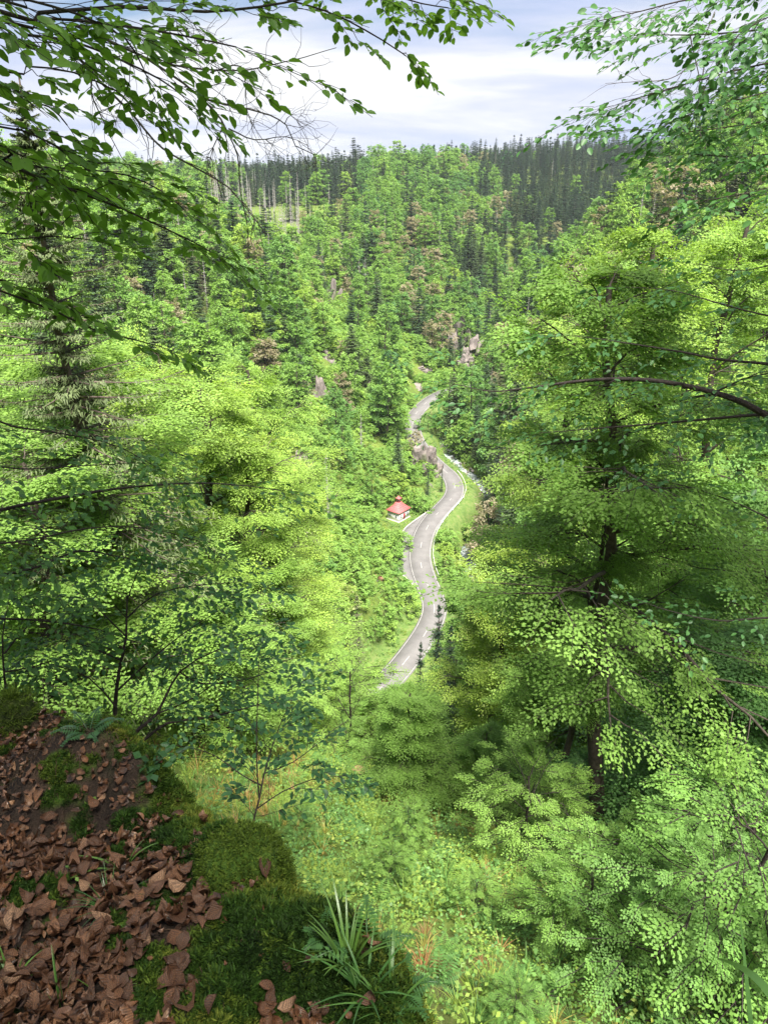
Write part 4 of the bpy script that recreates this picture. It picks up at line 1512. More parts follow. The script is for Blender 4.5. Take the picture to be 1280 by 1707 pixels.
def edge_s(x, y):
    """signed distance past the rim of the knoll, positive outside (towards the valley)"""
    best = np.full(np.shape(x), 1e9); sg = np.zeros(np.shape(x))
    for a, b in zip(EDGE[:-1], EDGE[1:]):
        ab = b - a
        t = np.clip(((x - a[0]) * ab[0] + (y - a[1]) * ab[1]) / (ab @ ab), 0, 1)
        dx, dy = x - a[0] - ab[0] * t, y - a[1] - ab[1] * t
        d = np.hypot(dx, dy)
        cr = ab[0] * dy - ab[1] * dx
        m = d < best
        best = np.where(m, d, best); sg = np.where(m, np.sign(cr), sg)
    return best * sg


MOUNDS = []   # x, y, radius, height
for px, py, r_, h_ in [(165, 1290, .34, .24), (60, 1235, .28, .12), (400, 1445, .17, .20), (300, 1400, .14, .07), (520, 1590, .22, .08), (60, 1345, .2, .07), (330, 1560, .3, .06), (240, 1320, .2, .1), (640, 1640, .12, .07)]:
    d = ray(px, py); t = 1.5 / (-(d[2]) - .35 * d[1])
    MOUNDS.append((d[0] * t, d[1] * t, r_, h_))


def hknoll(x, y):
    x = np.asarray(x, float); y = np.asarray(y, float)
    s = edge_s(x, y)
    z = -1.5 - .35 * y - .06 * np.maximum(0, -x - 1.5) * 0
    z = z + .065 * wob(x, y, 1.0, 0) + .055 * wob(x, y, .37, 1) + .012 * wob(x, y, .14, 2)
    for mx, my, r_, h_ in MOUNDS:
        z = z + h_ * np.exp(-((x - mx) ** 2 + (y - my) ** 2) / (r_ ** 2) * 1.6)
    steep = 3.2 - 2.2 * ss(-1.3, -2.3, x + .25 * (y - 3))
    out = np.maximum(0, s + .08)
    z = z - out * steep * ss(0, .30, out) + .12 * wob(x, y, .5, 3) * ss(.1, .6, out)
    return z


kxs = np.linspace(-5.2, 1.6, 300); kys = np.linspace(-1.2, 6.4, 320)
KX, KY = np.meshgrid(kxs, kys)
KZ = hknoll(KX, KY)
low = hfast(KX, KY) - .25
KZ = np.maximum(KZ, low)
kj, ki = np.meshgrid(np.arange(len(kys) - 1), np.arange(len(kxs) - 1), indexing='ij')
nk = len(kxs)
KF = np.stack([kj * nk + ki, kj * nk + ki + 1, (kj + 1) * nk + ki + 1, (kj + 1) * nk + ki], -1).reshape(-1, 4)


def mossy(x, y):
    """how mossy the knoll is at a point, 0..1: low right part, the rims and the mounds"""
    qx, qy, _ = project(np.stack([x, y, hknoll(x, y)], -1))
    m = ss(.0, .5, 1.5 * wob(x, y, .35, 1) + .8 * wob(x, y, .12, 2) + 1.35 * ss(250, 430, qx + .25 * (qy - 1500)) * ss(1380, 1480, qy) - .45)
    for k in (2, 3, 4, 8):
        mx, my, r_, h_ = MOUNDS[k]
        m = np.maximum(m, np.exp(-(((x - mx) ** 2 + (y - my) ** 2) / r_ ** 2) ** 2 * .9))
    s = edge_s(x, y)
    m = np.maximum(m, .9 * np.exp(-((s + .02) / .10) ** 2) * (wob(x, y, .3, 3) > -.2))
    # leaf-covered hollow left of the mossy boulder
    return np.clip(m, 0, 1)


kmoss = mossy(KX, KY).ravel()
m, N, L = new_mat('woodland_soil_and_moss')
nt = m.node_tree
f = noise(nt, 9, 6); f2 = noise(nt, 60, 5)
soil = ramp(nt, f, [(.3, (.012, .009, .008)), (.55, (.035, .024, .018)), (.75, (.075, .048, .034))])
moss = ramp(nt, f2, [(.3, (.015, .035, .006)), (.55, (.05, .095, .012)), (.75, (.12, .15, .025))])
c = mixc(nt, attr(nt, 'tint'), soil, moss)
finish(nt, c, .95, .15, bump(nt, f2, .9, .03))
M_knoll = m
knoll_me = mesh_np('knoll', np.c_[KX.ravel(), KY.ravel(), KZ.ravel()], [KF], M_knoll, kmoss, True)
knoll = tag(link('knoll', knoll_me), kind='structure')


def kn_hit(px, py):
    return ground_hit(px, py, hknoll)


# fallen beech leaves: curled, with a raised midrib
def litter_leaf(nm, curl, fold, twist, seed):
    r2 = np.random.default_rng(seed)
    q = np.array([0, .18, .42, .68, .88, 1.0]); hw = np.array([.0, .26, .38, .31, .16, 0])
    cz = curl * (q - .5) ** 2 * 2.0
    V = [[q[0] - .5, 0, cz[0]]]
    rows = [[0]]
    for i in range(1, 5):
        row = []
        for s in (-1, 0, 1):
            row.append(len(V))
            V.append([q[i] - .5 + r2.normal() * .025, s * hw[i] * (1 - abs(fold) * .25) * r2.uniform(.8, 1.12), cz[i] + abs(s) * (fold * hw[i] + r2.normal() * .045) + s * twist * (q[i] - .5) * .3 + (0 if s else -.0)])
        rows.append(row)
    V.append([q[5] - .5, 0, cz[5]]); rows.append([len(V) - 1])
    tri, quad = [], []
    tri += [[0, rows[1][1], rows[1][0]], [0, rows[1][2], rows[1][1]]]
    for i in range(1, 4):
        a, b = rows[i], rows[i + 1]
        quad += [[a[0], a[1], b[1], b[0]], [a[1], a[2], b[2], b[1]]]
    e = rows[5][0]; a = rows[4]
    tri += [[a[0], a[1], e], [a[1], a[2], e]]
    # stalk
    return np.array(V, float), [np.array(tri), np.array(quad)]


m, N, L = new_mat('fallen_beech_leaf')
nt = m.node_tree
tone_ = attr(nt, 'tone', 'INSTANCER')
tint_ = attr(nt, 'tint')
tt = nmath(nt, 'FRACT', nmath(nt, 'ADD', tone_, tint_))
c = ramp(nt, tt, [(0, (.010, .006, .004)), (.35, (.040, .017, .008)), (.65, (.095, .040, .017)), (.88, (.18, .088, .042)), (1, (.38, .25, .16))])
c = mixc(nt, .5, c, ramp(nt, noise(nt, 40, 4, 'Generated'), [(.35, (.05, .022, .012)), (.6, (.22, .105, .055))]))
lu, lv = attr(nt, 'leaf_u'), attr(nt, 'leaf_v')
av = nmath(nt, 'ABSOLUTE', lv)
vein = nmath(nt, 'PINGPONG', nmath(nt, 'MULTIPLY', nmath(nt, 'SUBTRACT', lu, nmath(nt, 'MULTIPLY', av, .9)), 8.5), .5)
vein = nmath(nt, 'SMOOTH_MAX', nmath(nt, 'MULTIPLY', vein, 2.0), nmath(nt, 'SUBTRACT', 1.0, nmath(nt, 'MULTIPLY', av, 22.0)), .1)
dark = ramp(nt, vein, [(.0, (.62, .58, .55)), (.55, (.9, .88, .86)), (.85, (1.25, 1.2, 1.15))])
c = mixc(nt, 1.0, c, dark, 'MULTIPLY')
blot = ramp(nt, noise(nt, 26, 5), [(.38, (.30, .26, .24)), (.50, (1, 1, 1)), (.66, (1.15, 1.1, 1.0))])
c = mixc(nt, 1.0, c, blot, 'MULTIPLY')
hgt_ = nmath(nt, 'ADD', vein, nmath(nt, 'MULTIPLY', noise(nt, 60, 4), 1.5))
finish(nt, c, ramp(nt, noise(nt, 30, 3), [(.35, (.3, .3, .3)), (.65, (.65, .65, .65))]), .5, bump(nt, hgt_, .55, .0025), .10)
M_litter = m
LT = [litter_leaf('leaf', c_, f_, t_, i) for i, (c_, f_, t_) in enumerate([(.5, .35, .5), (.9, .6, -.6), (-.35, -.4, .8), (.25, 1.0, .3), (.7, -.5, -.9), (1.2, .8, .2), (.3, .1, 1.2), (-.6, .5, -.4), (1.6, -.2, .9), (.1, -.9, .2)])]
def leafuv(me, V, rep=1):
    for nm_a, col_ in (('leaf_u', V[:, 0] + .5), ('leaf_v', V[:, 1])):
        a_ = me.attributes.new(nm_a, 'FLOAT', 'POINT'); a_.data.foreach_set('value', np.asarray(col_, np.float32))
    return me


LME = [mesh_np('fallen_leaf', V * [1, 1, 1], F, M_litter, np.zeros(len(V)), True) for V, F in LT]
for me_, (V, F) in zip(LME, LT): leafuv(me_, V)
nL = 15000
lx = rng.uniform(-4.0, .35, nL * 3); ly = rng.uniform(.6, 4.2, nL * 3)
s = edge_s(lx, ly)
ms = mossy(lx, ly)
qx, qy, qd = project(np.c_[lx, ly, hknoll(lx, ly)])
mound_bald = np.exp(-((lx - MOUNDS[0][0]) ** 2 + (ly - MOUNDS[0][1]) ** 2) / .32 ** 2)
okl = (s < -.01) & (rng.random(len(lx)) < np.clip(1.05 - ms * 1.05, .05, 1) * (1 - .85 * mound_bald) * np.where(qy < 1400, .55, 1)) & (qx > -60) & (qy > 1120) & (qy < 1760)
lx, ly, qx, qy, qd = [a[okl][:nL] for a in (lx, ly, qx, qy, qd)]
n3 = len(lx)
lz = hknoll(lx, ly)
gx_ = (hknoll(lx + .02, ly) - lz) / .02; gy_ = (hknoll(lx, ly + .02) - lz) / .02
NU = unit(np.c_[-gx_, -gy_, np.ones(n3)] + rng.normal(size=(n3, 3)) * [.32, .32, 0])
az = rng.random(n3) * 6.283
Dl = np.c_[np.cos(az), np.sin(az), np.zeros(n3)]
Dl = unit(Dl - NU * (Dl * NU).sum(1)[:, None])
Sl = np.cross(NU, Dl)
size = np.clip(rng.normal(.039, .014, n3), .016, .08) * np.where(qy < 1400, .8, 1.0)
zoff = rng.uniform(.004, .028, n3)
wl_ = rng.integers(0, len(LT), n3)
rank = np.argsort(-(size / qd) * ((qx > 0) & (qy < 1700)) - zoff * .3)
top300 = set(rank[:300].tolist())
g = Geo()
UVL = []
from mathutils import Matrix
for i in range(n3):
    V, F = LT[wl_[i]]
    Pp = np.array([lx[i], ly[i], lz[i] + zoff[i]])
    if i in top300:
        Pp[2] += .012
        o = link('fallen_leaf', LME[wl_[i]], knoll)
        M4 = Matrix(((Dl[i, 0], Sl[i, 0], NU[i, 0], 0), (Dl[i, 1], Sl[i, 1], NU[i, 1], 0), (Dl[i, 2], Sl[i, 2], NU[i, 2], 0), (0, 0, 0, 1))) @ Matrix.Scale(size[i], 4)
        M4.translation = Pp
        o.matrix_basis = M4
        o['tone'] = float(rng.random())
    else:
        W = Pp + (V[:, :1] * Dl[i] + V[:, 1:2] * Sl[i] + V[:, 2:] * NU[i]) * size[i]
        g.add(W, F, rng.random()); UVL.append(V)
lit = link('leaf_litter', g.mesh('leaf_litter', M_litter, True))
lit['tone'] = 0.0
leafuv(lit.data, np.concatenate(UVL))
tag(lit, 'thick layer of brown fallen beech leaves over the knoll', 'leaf litter', kind='stuff')
print('litter', n3)

# moss cushions
M_moss = leaf_mat('moss_sprigs', [(0, (.010, .026, .004)), (.4, (.028, .065, .008)), (.7, (.085, .125, .015)), (1, (.19, .20, .035))], .3, .7, .2, .7)


def moss_obj(nm, n_, r_, h_, seed):
    r2 = np.random.default_rng(seed)
    a = r2.random(n_) * 6.283; q = np.sqrt(r2.random(n_)) * r_
    P = np.c_[np.cos(a) * q, np.sin(a) * q, np.full(n_, -.004)]
    D = np.c_[P[:, :2] * 30 * r2.random((n_, 1)) + r2.normal(size=(n_, 2)) * .7, np.full(n_, .6)]
    P[:, 2] += .014 * (1 - (q / r_) ** 2)
    V, F, T = leaves(P, D, r2.normal(size=(n_, 3)), h_ * r2.uniform(.5, 1.2, n_), .0035, LEAF_DIAMOND)
    g = Geo(); g.add(V, F, T)
    return bpy.data.objects.new(nm, g.mesh(nm, M_moss))


mo = [moss_obj('moss_a', 130, .024, .013, 1), moss_obj('moss_b', 120, .02, .018, 2), moss_obj('moss_c', 140, .028, .010, 3)]
nm_ = 60000
mx_ = rng.uniform(-4.2, .55, nm_); my_ = rng.uniform(.5, 4.6, nm_)
msv = mossy(mx_, my_)
s = edge_s(mx_, my_)
okm = (rng.random(nm_) < msv ** 1.5 * .85) & (s < .22)
mx_, my_ = mx_[okm], my_[okm]
sc_ = rng.uniform(.6, 1.5, len(mx_))
mt = np.clip(.35 + .35 * wob(mx_, my_, .5, 0) + rng.normal(size=len(mx_)) * .15 + .3 * np.exp(-(edge_s(mx_, my_) / .12) ** 2), 0, 1)
scatter('moss', mo, np.c_[mx_, my_, hknoll(mx_, my_)], rng.random(len(mx_)) * 6.28, np.c_[sc_, sc_, sc_], mt, rng.integers(0, 3, len(mx_)), 'green moss cushions over the right part and rim of the knoll', 'moss')
print('moss', len(mx_))

# the mossy boulder bulging from the rim: a stone with its own moss coat
bp = kn_hit(405, 1455)
bo = empty('mossy_boulder', (bp[0], bp[1] + .02, bp[2]))
tag(bo, 'rounded boulder under thick yellow green moss on the rim of the leafy knoll', 'boulder')
bm = bmesh.new(); bmesh.ops.create_icosphere(bm, subdivisions=4, radius=1)
for v in bm.verts:
    p = v.co
    k = 1 + .06 * math.sin(p.x * 5 + 1) * math.sin(p.y * 4) + .05 * math.sin(p.z * 6 + p.x * 3)
    k += .05 * math.sin(p.x * 11 + 2) * math.sin(p.y * 10) * math.sin(p.z * 9 + 1)
    v.co = (p.x * .145 * k, p.y * .135 * k, p.z * .115 * k)
me = bpy.data.meshes.new('stone'); bm.to_mesh(me); bm.free(); me.materials.append(M_knoll)
a = me.attributes.new('tint', 'FLOAT', 'POINT'); a.data.foreach_set('value', np.array([.25 + .7 * (v.co.z > -.03) for v in me.vertices], np.float32))
for p_ in me.polygons: p_.use_smooth = True
link('stone', me, bo)
nn3 = np.array([v.normal[:] for v in me.vertices]); vv3 = np.array([v.co[:] for v in me.vertices])
k = np.where(vv3[:, 2] > -.075)[0]; k = np.repeat(k, 24)
PP = vv3[k] * (1 + .05 * np.sin(vv3[k][:, :1] * 95) * np.sin(vv3[k][:, 1:2] * 88 + 1) + .03 * np.sin(vv3[k][:, 2:] * 120)) + rng.normal(size=(len(k), 3)) * .006
V, F, T = leaves(PP, nn3[k] + rng.normal(size=(len(k), 3)) * .9, rng.normal(size=(len(k), 3)), rng.uniform(.008, .018, len(k)), .0045, LEAF_DIAMOND)
g = Geo(); g.add(V, F, T); mc = link('moss_coat', g.mesh('moss_coat', M_moss), bo); mc['tone'] = .62

# mossy stump at the far left of the rim
q = kn_hit(30, 1215)
so = empty('mossy_stump', q); tag(so, 'low mossy stump at the upper left end of the knoll', 'stump')
V, F = tube(np.array([[0, 0, -.2], [0, 0, 0], [.01, .01, .09], [.01, .0, .17], [.01, 0, .19]]), [.11, .09, .075, .07, .01], 14)
V += rng.normal(size=V.shape) * .008
one('wood', V, F, M_knoll, so)
k = rng.integers(14, len(V), 2600)
Pm = V[k] + rng.normal(size=(2600, 3)) * .012
V2, F2, T2 = leaves(Pm, unit(Pm - [0, 0, .05]) + rng.normal(size=(2600, 3)) * .5, rng.normal(size=(2600, 3)), rng.uniform(.015, .035, 2600), .004)
g = Geo(); g.add(V2, F2, T2); mc = link('moss_coat', g.mesh('moss_coat', M_moss), so); mc['tone'] = .6

# twigs and root fibres on the bald mound
g = Geo()
for i in range(1500):
    k = random.random() < .6
    c0 = MOUNDS[0] if k else random.choice(MOUNDS)
    x0, y0 = c0[0] + random.gauss(0, .2 if k else .5), c0[1] + random.gauss(0, .16 if k else .4)
    if edge_s(np.array(x0), np.array(y0)) > -.02: continue
    a = random.random() * 6.28; ln = random.uniform(.008, .035)
    z0 = float(hknoll(x0, y0)); z1 = float(hknoll(x0 + math.cos(a) * ln, y0 + math.sin(a) * ln))
    V, F = tube(np.array([[x0, y0, z0 + .006], [x0 + math.cos(a) * ln * .5, y0 + math.sin(a) * ln * .5, max(z0, z1) + .016], [x0 + math.cos(a) * ln, y0 + math.sin(a) * ln, z1 + .004]]), random.uniform(.0005, .0016), 3)
    g.add(V, F)
tag(link('twig_litter', g.mesh('twig_litter', simple('dry_twigs', (.07, .045, .03), .9, .2, .4))), 'thin dry twigs and root fibres on the bald mound of the knoll', 'twigs', kind='stuff')

# grass tufts and little plants on the knoll
M_kgrass = leaf_mat('knoll_grass', [(0, (.02, .06, .02)), (.5, (.05, .13, .03)), (1, (.14, .24, .04))], .3, .35, .5, .4)
def tuft_thing(px, py, nb, ln, w, spread, seed, tone, lab, name='grass_tuft', cat='grass tuft', dz=0):
    p = kn_hit(px, py)
    o = tuft(name, nb, ln, w, spread, seed, M_kgrass, 7)
    COL.objects.link(o); o.location = (p[0], p[1], p[2] + dz); o['tone'] = tone
    tag(o, lab, cat, 'grass tufts on the knoll')
tuft_thing(580, 1612, 26, .21, .0042, .75, 21, .75, 'tall tuft of broad shining blades on the right rim of the knoll')
tuft_thing(610, 1660, 20, .16, .0036, 1.0, 22, .5, 'lower spreading tuft at the bottom right of the knoll')
tuft_thing(650, 1690, 22, .18, .0036, 1.1, 26, .6, 'tuft beside the yellow moss at the bottom edge of the knoll')
tuft_thing(205, 1450, 8, .17, .005, 1.0, 23, .75, 'few broad blades leaning over the brown leaves below the bald mound')
tuft_thing(185, 1520, 26, .14, .0016, .9, 24, .4, 'tuft of thin blades among brown leaves on the lower left')
tuft_thing(20, 1640, 6, .12, .004, 1.0, 25, .7, 'small bent blades near the left frame edge')
tuft_thing(100, 1680, 14, .15, .0018, .5, 27, .6, 'upright thin blades among the lowest brown leaves')
tuft_thing(175, 1660, 10, .10, .002, .7, 28, .7, 'little blades beside the lowest big leaves')
for i, (px, py, ln, nf, tn, lab) in enumerate([(612, 1590, .19, 4, .55, 'dark fern with upright fronds behind the tall grass tuft'), (545, 1570, .12, 5, .5, 'small dark fern left of the upright fronds'), (665, 1660, .15, 6, .5, 'low fern spreading over the rim at the right end of the knoll'),
                                               (150, 1225, .2, 6, .2, 'dark fern at the foot of the crooked sapling'), (330, 1330, .16, 5, .3, 'small fern on the rim right of the bald mound')]):
    p = kn_hit(px, py)
    o = fern('fern', nf, ln, 30 + i, M_kgrass); COL.objects.link(o); o.location = p; o['tone'] = tn; tag(o, lab, 'fern', 'ferns on the knoll')
for i, (px, py, n_, h_, lf, tn, lab) in enumerate([(145, 1340, 12, .05, .022, 1.0, 'bright little seedling on the bald mound'), (255, 1290, 26, .07, .05, .15, 'blue green leaves hanging over the rim of the knoll'), (120, 1470, 8, .05, .02, .9, 'tiny pale seedling among brown leaves')]):
    p = kn_hit(px, py)
    o = herb('seedling', n_, h_, lf, 50 + i, M_kgrass); COL.objects.link(o); o.location = p; o['tone'] = tn; tag(o, lab, 'seedling')
# one broad blade rising into the lower right corner from the near edge of the clearing
g = Geo()
q = np.linspace(0, 1, 10)
A = at_d(1330, 1740, 1.9); B = at_d(1195, 1598, 2.1)
Pc = A + (B - A) * q[:, None] + np.array([0, 0, .05]) * np.sin(q * math.pi)[:, None]
Pc = np.vstack([[A[0] + .25, A[1] - .1, A[2] - .9], Pc]); ww = np.r_[.006, .011 * (1 - q ** 2.2) + .0004]
sd = unit(np.cross(Pc[-1] - Pc[0], [0, 0, 1.]))
V = np.vstack([Pc + sd * ww[:, None] + [0, 0, .003], Pc - sd * ww[:, None]]); n_ = len(Pc); kx = np.arange(n_ - 1)
g.add(V, np.c_[kx, kx + 1, kx + 1 + n_, kx + n_], .6)
for dx, dz in ((.0, .0),):
    A2 = at_d(1256, 1760, 2.0); B2 = at_d(1232, 1515, 2.25)
    Pc = np.vstack([[A2[0] + .05, A2[1], A2[2] - .7], A2 + (B2 - A2) * q[:, None]]); ww = np.r_[.004, .005 * (1 - q ** 2) + .0004]
    V = np.vstack([Pc + [1, 0, 0] * ww[:, None], Pc - [1, 0, 0] * ww[:, None]])
    g.add(V, np.c_[kx, kx + 1, kx + 1 + n_, kx + n_], .3)
o = link('corner_grass', g.mesh('corner_grass', M_kgrass)); o['tone'] = .6
tag(o, 'two long grass blades close to the lens in the lower right corner', 'grass blade')

# ------------------------------------------------------------------ boughs: a limb drawn as a polyline, twigs and single leaves along it
SPR_LEAF = [spray(4, 4, 60 + s, droop=.22, width=.6, jit=.45) for s in range(6)]


def leafy_limb(parent, origin, P, r0, r1, every, size, leaf, mat_wood, acc, name='branch', side=1.0, tipspray=True, dens=1.0, wobble=.02, down=.1):
    """adds a limb mesh under parent, side twigs in the same mesh, and the leaves' frames to acc"""
    P = catmull(P, .12)
    P = P + np.cumsum(rng.normal(size=P.shape), 0) * wobble * .05
    g = Geo()
    q = np.linspace(0, 1, len(P))
    V, F = tube(P, r0 + (r1 - r0) * q, 6)
    g.add(V - origin, F)
    Ls = np.r_[0, np.cumsum(np.linalg.norm(np.diff(P, axis=0), axis=1))]
    T = unit(np.gradient(P, axis=0))
    s, k = Ls[-1] * .12, 0
    pos, dirs, sz = [], [], []
    while s < Ls[-1]:
        i = min(len(P) - 1, np.searchsorted(Ls, s))
        t = s / Ls[-1]
        if rng.random() < dens:
            sg = 1 if k % 2 else -1
            sdv = unit(np.cross(T[i], [0, 0, 1.0]))
            d = unit(T[i] * rng.uniform(.5, 1.0) + sdv * sg * side * rng.uniform(.5, 1.0) + np.array([0, 0, rng.normal() * .15 - down]))
            ln = size * (1.25 - .6 * t) * rng.uniform(.5, 1.2)
            st_ = P[i]
            bridge = ln * rng.uniform(.1, .9)
            e = st_ + d * bridge + np.array([0, 0, rng.normal() * .03])
            V, F = tube(np.array([st_, (st_ + e) / 2 + rng.normal(size=3) * .01, e]), [max(.0018, (r0 + (r1 - r0) * t) * .4), .002, .0016], 3)
            g.add(V - origin, F)
            pos.append(e); dirs.append(d); sz.append(ln)
        s += every * rng.uniform(.6, 1.4); k += 1
    if tipspray: pos.append(P[-1]); dirs.append(T[-1]); sz.append(size * .8)
    pos, dirs, sz = map(np.array, (pos, dirs, sz))
    FR = frames(dirs, .25)
    for p, M_, z_ in zip(pos, FR, sz):
        Pp, Dd, Uu, tw = SPR_LEAF[rng.integers(len(SPR_LEAF))]
        nkeep = rng.random(len(Pp)) < .9
        A_ = p + (Pp[nkeep] @ M_.T) * z_
        acc[0].append(A_); acc[1].append(Dd[nkeep] @ M_.T + [0, 0, -.18]); acc[2].append(Uu[nkeep] @ M_.T); acc[3].append(leaf * rng.uniform(.75, 1.2, nkeep.sum()))
        for T3 in tw:
            V, F = tube(p + (T3 @ M_.T) * z_, [.0018, .0015, .001], 3)
            g.add(V - origin, F)
    return link(name, g.mesh(name, mat_wood), parent)


def split_leaves(parent, origin, acc, mat, tone, nmax=300, ratio=.70, big_tpl=LEAF_BEECH):
    P, D, U = [np.concatenate(a) for a in acc[:3]]
    Ln = np.concatenate(acc[3])
    qx, qy, qd = project(P)
    inside = (qx > -5) & (qx < 1285) & (qy > -5) & (qy < 1710) & (qd > .3)
    show = np.where(inside, Ln / np.maximum(qd, .3), 0)
    ii = np.argsort(-show)[:nmax] if nmax else np.array([], int)
    ii = ii[show[ii] > 0]
    rest = np.ones(len(P), bool); rest[ii] = False
    g = Geo()
    V, F, T = leaves(P[rest] - origin, D[rest], U[rest], Ln[rest], Ln[rest] * ratio, big_tpl)
    g.add(V, F, T)
    fo = link('foliage', g.mesh('foliage', mat), parent); fo['tone'] = tone; fo['kind'] = 'stuff'
    if len(ii):
        tv, tf = big_tpl
        mes = [mesh_np('leaf', tv * [1, ratio, 1], tf, mat, np.full(len(tv), t_)) for t_ in (.1, .35, .6, .9)]
        Dn = unit(D[ii]); S = unit(np.cross(U[ii], Dn)); Un = np.cross(Dn, S)
        for j, i in enumerate(ii):
            o = link('leaf', mes[j % 4], parent)
            M4 = Matrix(((Dn[j, 0], S[j, 0], Un[j, 0], 0), (Dn[j, 1], S[j, 1], Un[j, 1], 0), (Dn[j, 2], S[j, 2], Un[j, 2], 0), (0, 0, 0, 1))) @ Matrix.Scale(float(Ln[i]), 4)
            M4.translation = P[i] - origin
            o.matrix_basis = M4
            o['tone'] = tone
    print('leaves', len(P), 'single', len(ii))


def px_line(L):
    return np.array([at_y(a, b, c) for a, b, c in L])


# the beech left of the viewpoint: its boughs hang into the upper left of the view, its crown shades the knoll
TB = np.array([-3.5, -.6, float(hknoll(-3.5, -.6)) - .1])
ob = empty('overhanging_beech', TB)
tag(ob, 'beech beside the viewpoint whose leafy boughs and bare twigs hang into the upper left', 'beech')
w, l = broadleaf(911, 17, 6.4, .36, 26, 8, SPR_MID, .30, .19, trunk_r=.26, spray_size=(1.2, 2.2), extra=2, twigs=0, sides=9, shape=.4)
link('trunk', w.mesh('trunk', M_bark, True), ob)
cr = link('crown', l.mesh('crown', M_broad), ob); cr['tone'] = .4
acc = ([], [], [], [])
T0 = lambda z: np.array([-3.5, -.6, z])
def limb(L, z0, r0=.022, **k):
    P = px_line(L)
    P = np.vstack([T0(z0), (T0(z0) + P[0]) / 2 + [0, .1, .15], P])
    return leafy_limb(ob, TB, P, r0 * .75, .003, k.pop('every', .15) * 1.25, k.pop('size', .55) * .88, k.pop('leaf', .056), M_twig, acc, **k)
limb([(-40, 10, 3.3), (60, 22, 3.5), (200, 12, 3.7), (340, 20, 3.9), (470, 5, 4.1), (600, -20, 4.3), (720, -5, 4.5)], .9, .03, every=.11)
limb([(-60, 50, 3.0), (40, 60, 3.2), (120, 70, 3.3), (200, 100, 3.5), (270, 135, 3.7), (305, 160, 3.8)], .7, every=.10)
limb([(-60, 20, 2.8), (60, 30, 2.9), (180, 40, 3.1), (300, 60, 3.4), (390, 80, 3.6)], .9, every=.13)
limb([(300, -60, 4.2), (420, -15, 4.3), (540, 20, 4.4), (610, 55, 4.5), (660, 85, 4.5), (678, 98, 4.5)], 1.6, every=.2, size=.35)
limb([(560, -60, 4.6), (640, -15, 4.7), (700, 5, 4.7), (745, 12, 4.8)], 1.8, every=.13, size=.3)
limb([(-60, 235, 2.9), (0, 268, 3.0), (70, 302, 3.2), (140, 325, 3.4), (206, 350, 3.6), (280, 385, 3.8), (335, 412, 3.9)], .1, .028, every=.07, size=.5)
limb([(-60, 200, 2.9), (30, 215, 3.0), (100, 245, 3.2), (150, 285, 3.4)], .4, .014, every=.09, size=.45)
limb([(-60, -20, 2.7), (40, -5, 2.8), (130, 20, 2.9), (210, 60, 3.1), (240, 110, 3.2)], .9, .016, every=.08, size=.5)
limb([(-60, 268, 3.2), (30, 277, 3.3), (130, 282, 3.6), (215, 292, 3.8), (270, 318, 3.9)], .1, .018, every=.07, size=.45)
limb([(-60, 380, 3.2), (20, 400, 3.3), (90, 395, 3.5), (150, 400, 3.6)], -.2, .014, every=.2, size=.4)
limb([(-60, 455, 3.0), (0, 482, 3.1), (90, 515, 3.3), (154, 546, 3.5), (215, 562, 3.6), (268, 576, 3.7)], -.3, .02, every=.10, size=.36)
limb([(-60, 150, 3.3), (20, 165, 3.4), (80, 180, 3.5), (110, 210, 3.6)], .4, .012, every=.2, size=.4)
limb([(-60, 110, 3.1), (40, 110, 3.2), (120, 120, 3.4), (190, 150, 3.6)], .5, .014, every=.13, size=.45)
split_leaves(ob, TB, acc, M_near, .62)
# bare twigs
TW_ = [([(120, 40, 4.0), (205, 80, 4.2), (250, 100, 4.3), (310, 140, 4.4), (360, 185, 4.5), (380, 215, 4.5), (400, 260, 4.6), (405, 320, 4.6), (415, 370, 4.6), (418, 430, 4.6)], .006),
       ([(250, 100, 4.3), (320, 115, 4.4), (400, 120, 4.5), (475, 108, 4.6), (560, 85, 4.7)], .004),
       ([(340, 165, 4.5), (430, 185, 4.6), (475, 205, 4.6), (490, 240, 4.6), (525, 255, 4.6), (522, 275, 4.6)], .004),
       ([(100, 60, 4.0), (165, 135, 4.2), (215, 185, 4.3), (270, 245, 4.4), (340, 285, 4.5), (380, 310, 4.5), (415, 350, 4.5), (445, 390, 4.5)], .006),
       ([(380, 215, 4.5), (425, 235, 4.5), (475, 230, 4.6), (515, 245, 4.6)], .003), ([(375, 208, 4.5), (356, 245, 4.5), (352, 280, 4.5)], .003),
       ([(160, 100, 4.2), (150, 150, 4.2), (190, 240, 4.3), (215, 280, 4.3)], .0035), ([(350, 120, 4.4), (400, 110, 4.4), (408, 180, 4.5), (420, 215, 4.5)], .003),
       ([(475, 205, 4.6), (485, 192, 4.6), (505, 212, 4.6)], .002), ([(240, 60, 4.2), (300, 50, 4.3), (330, 75, 4.4), (390, 60, 4.4)], .003)]
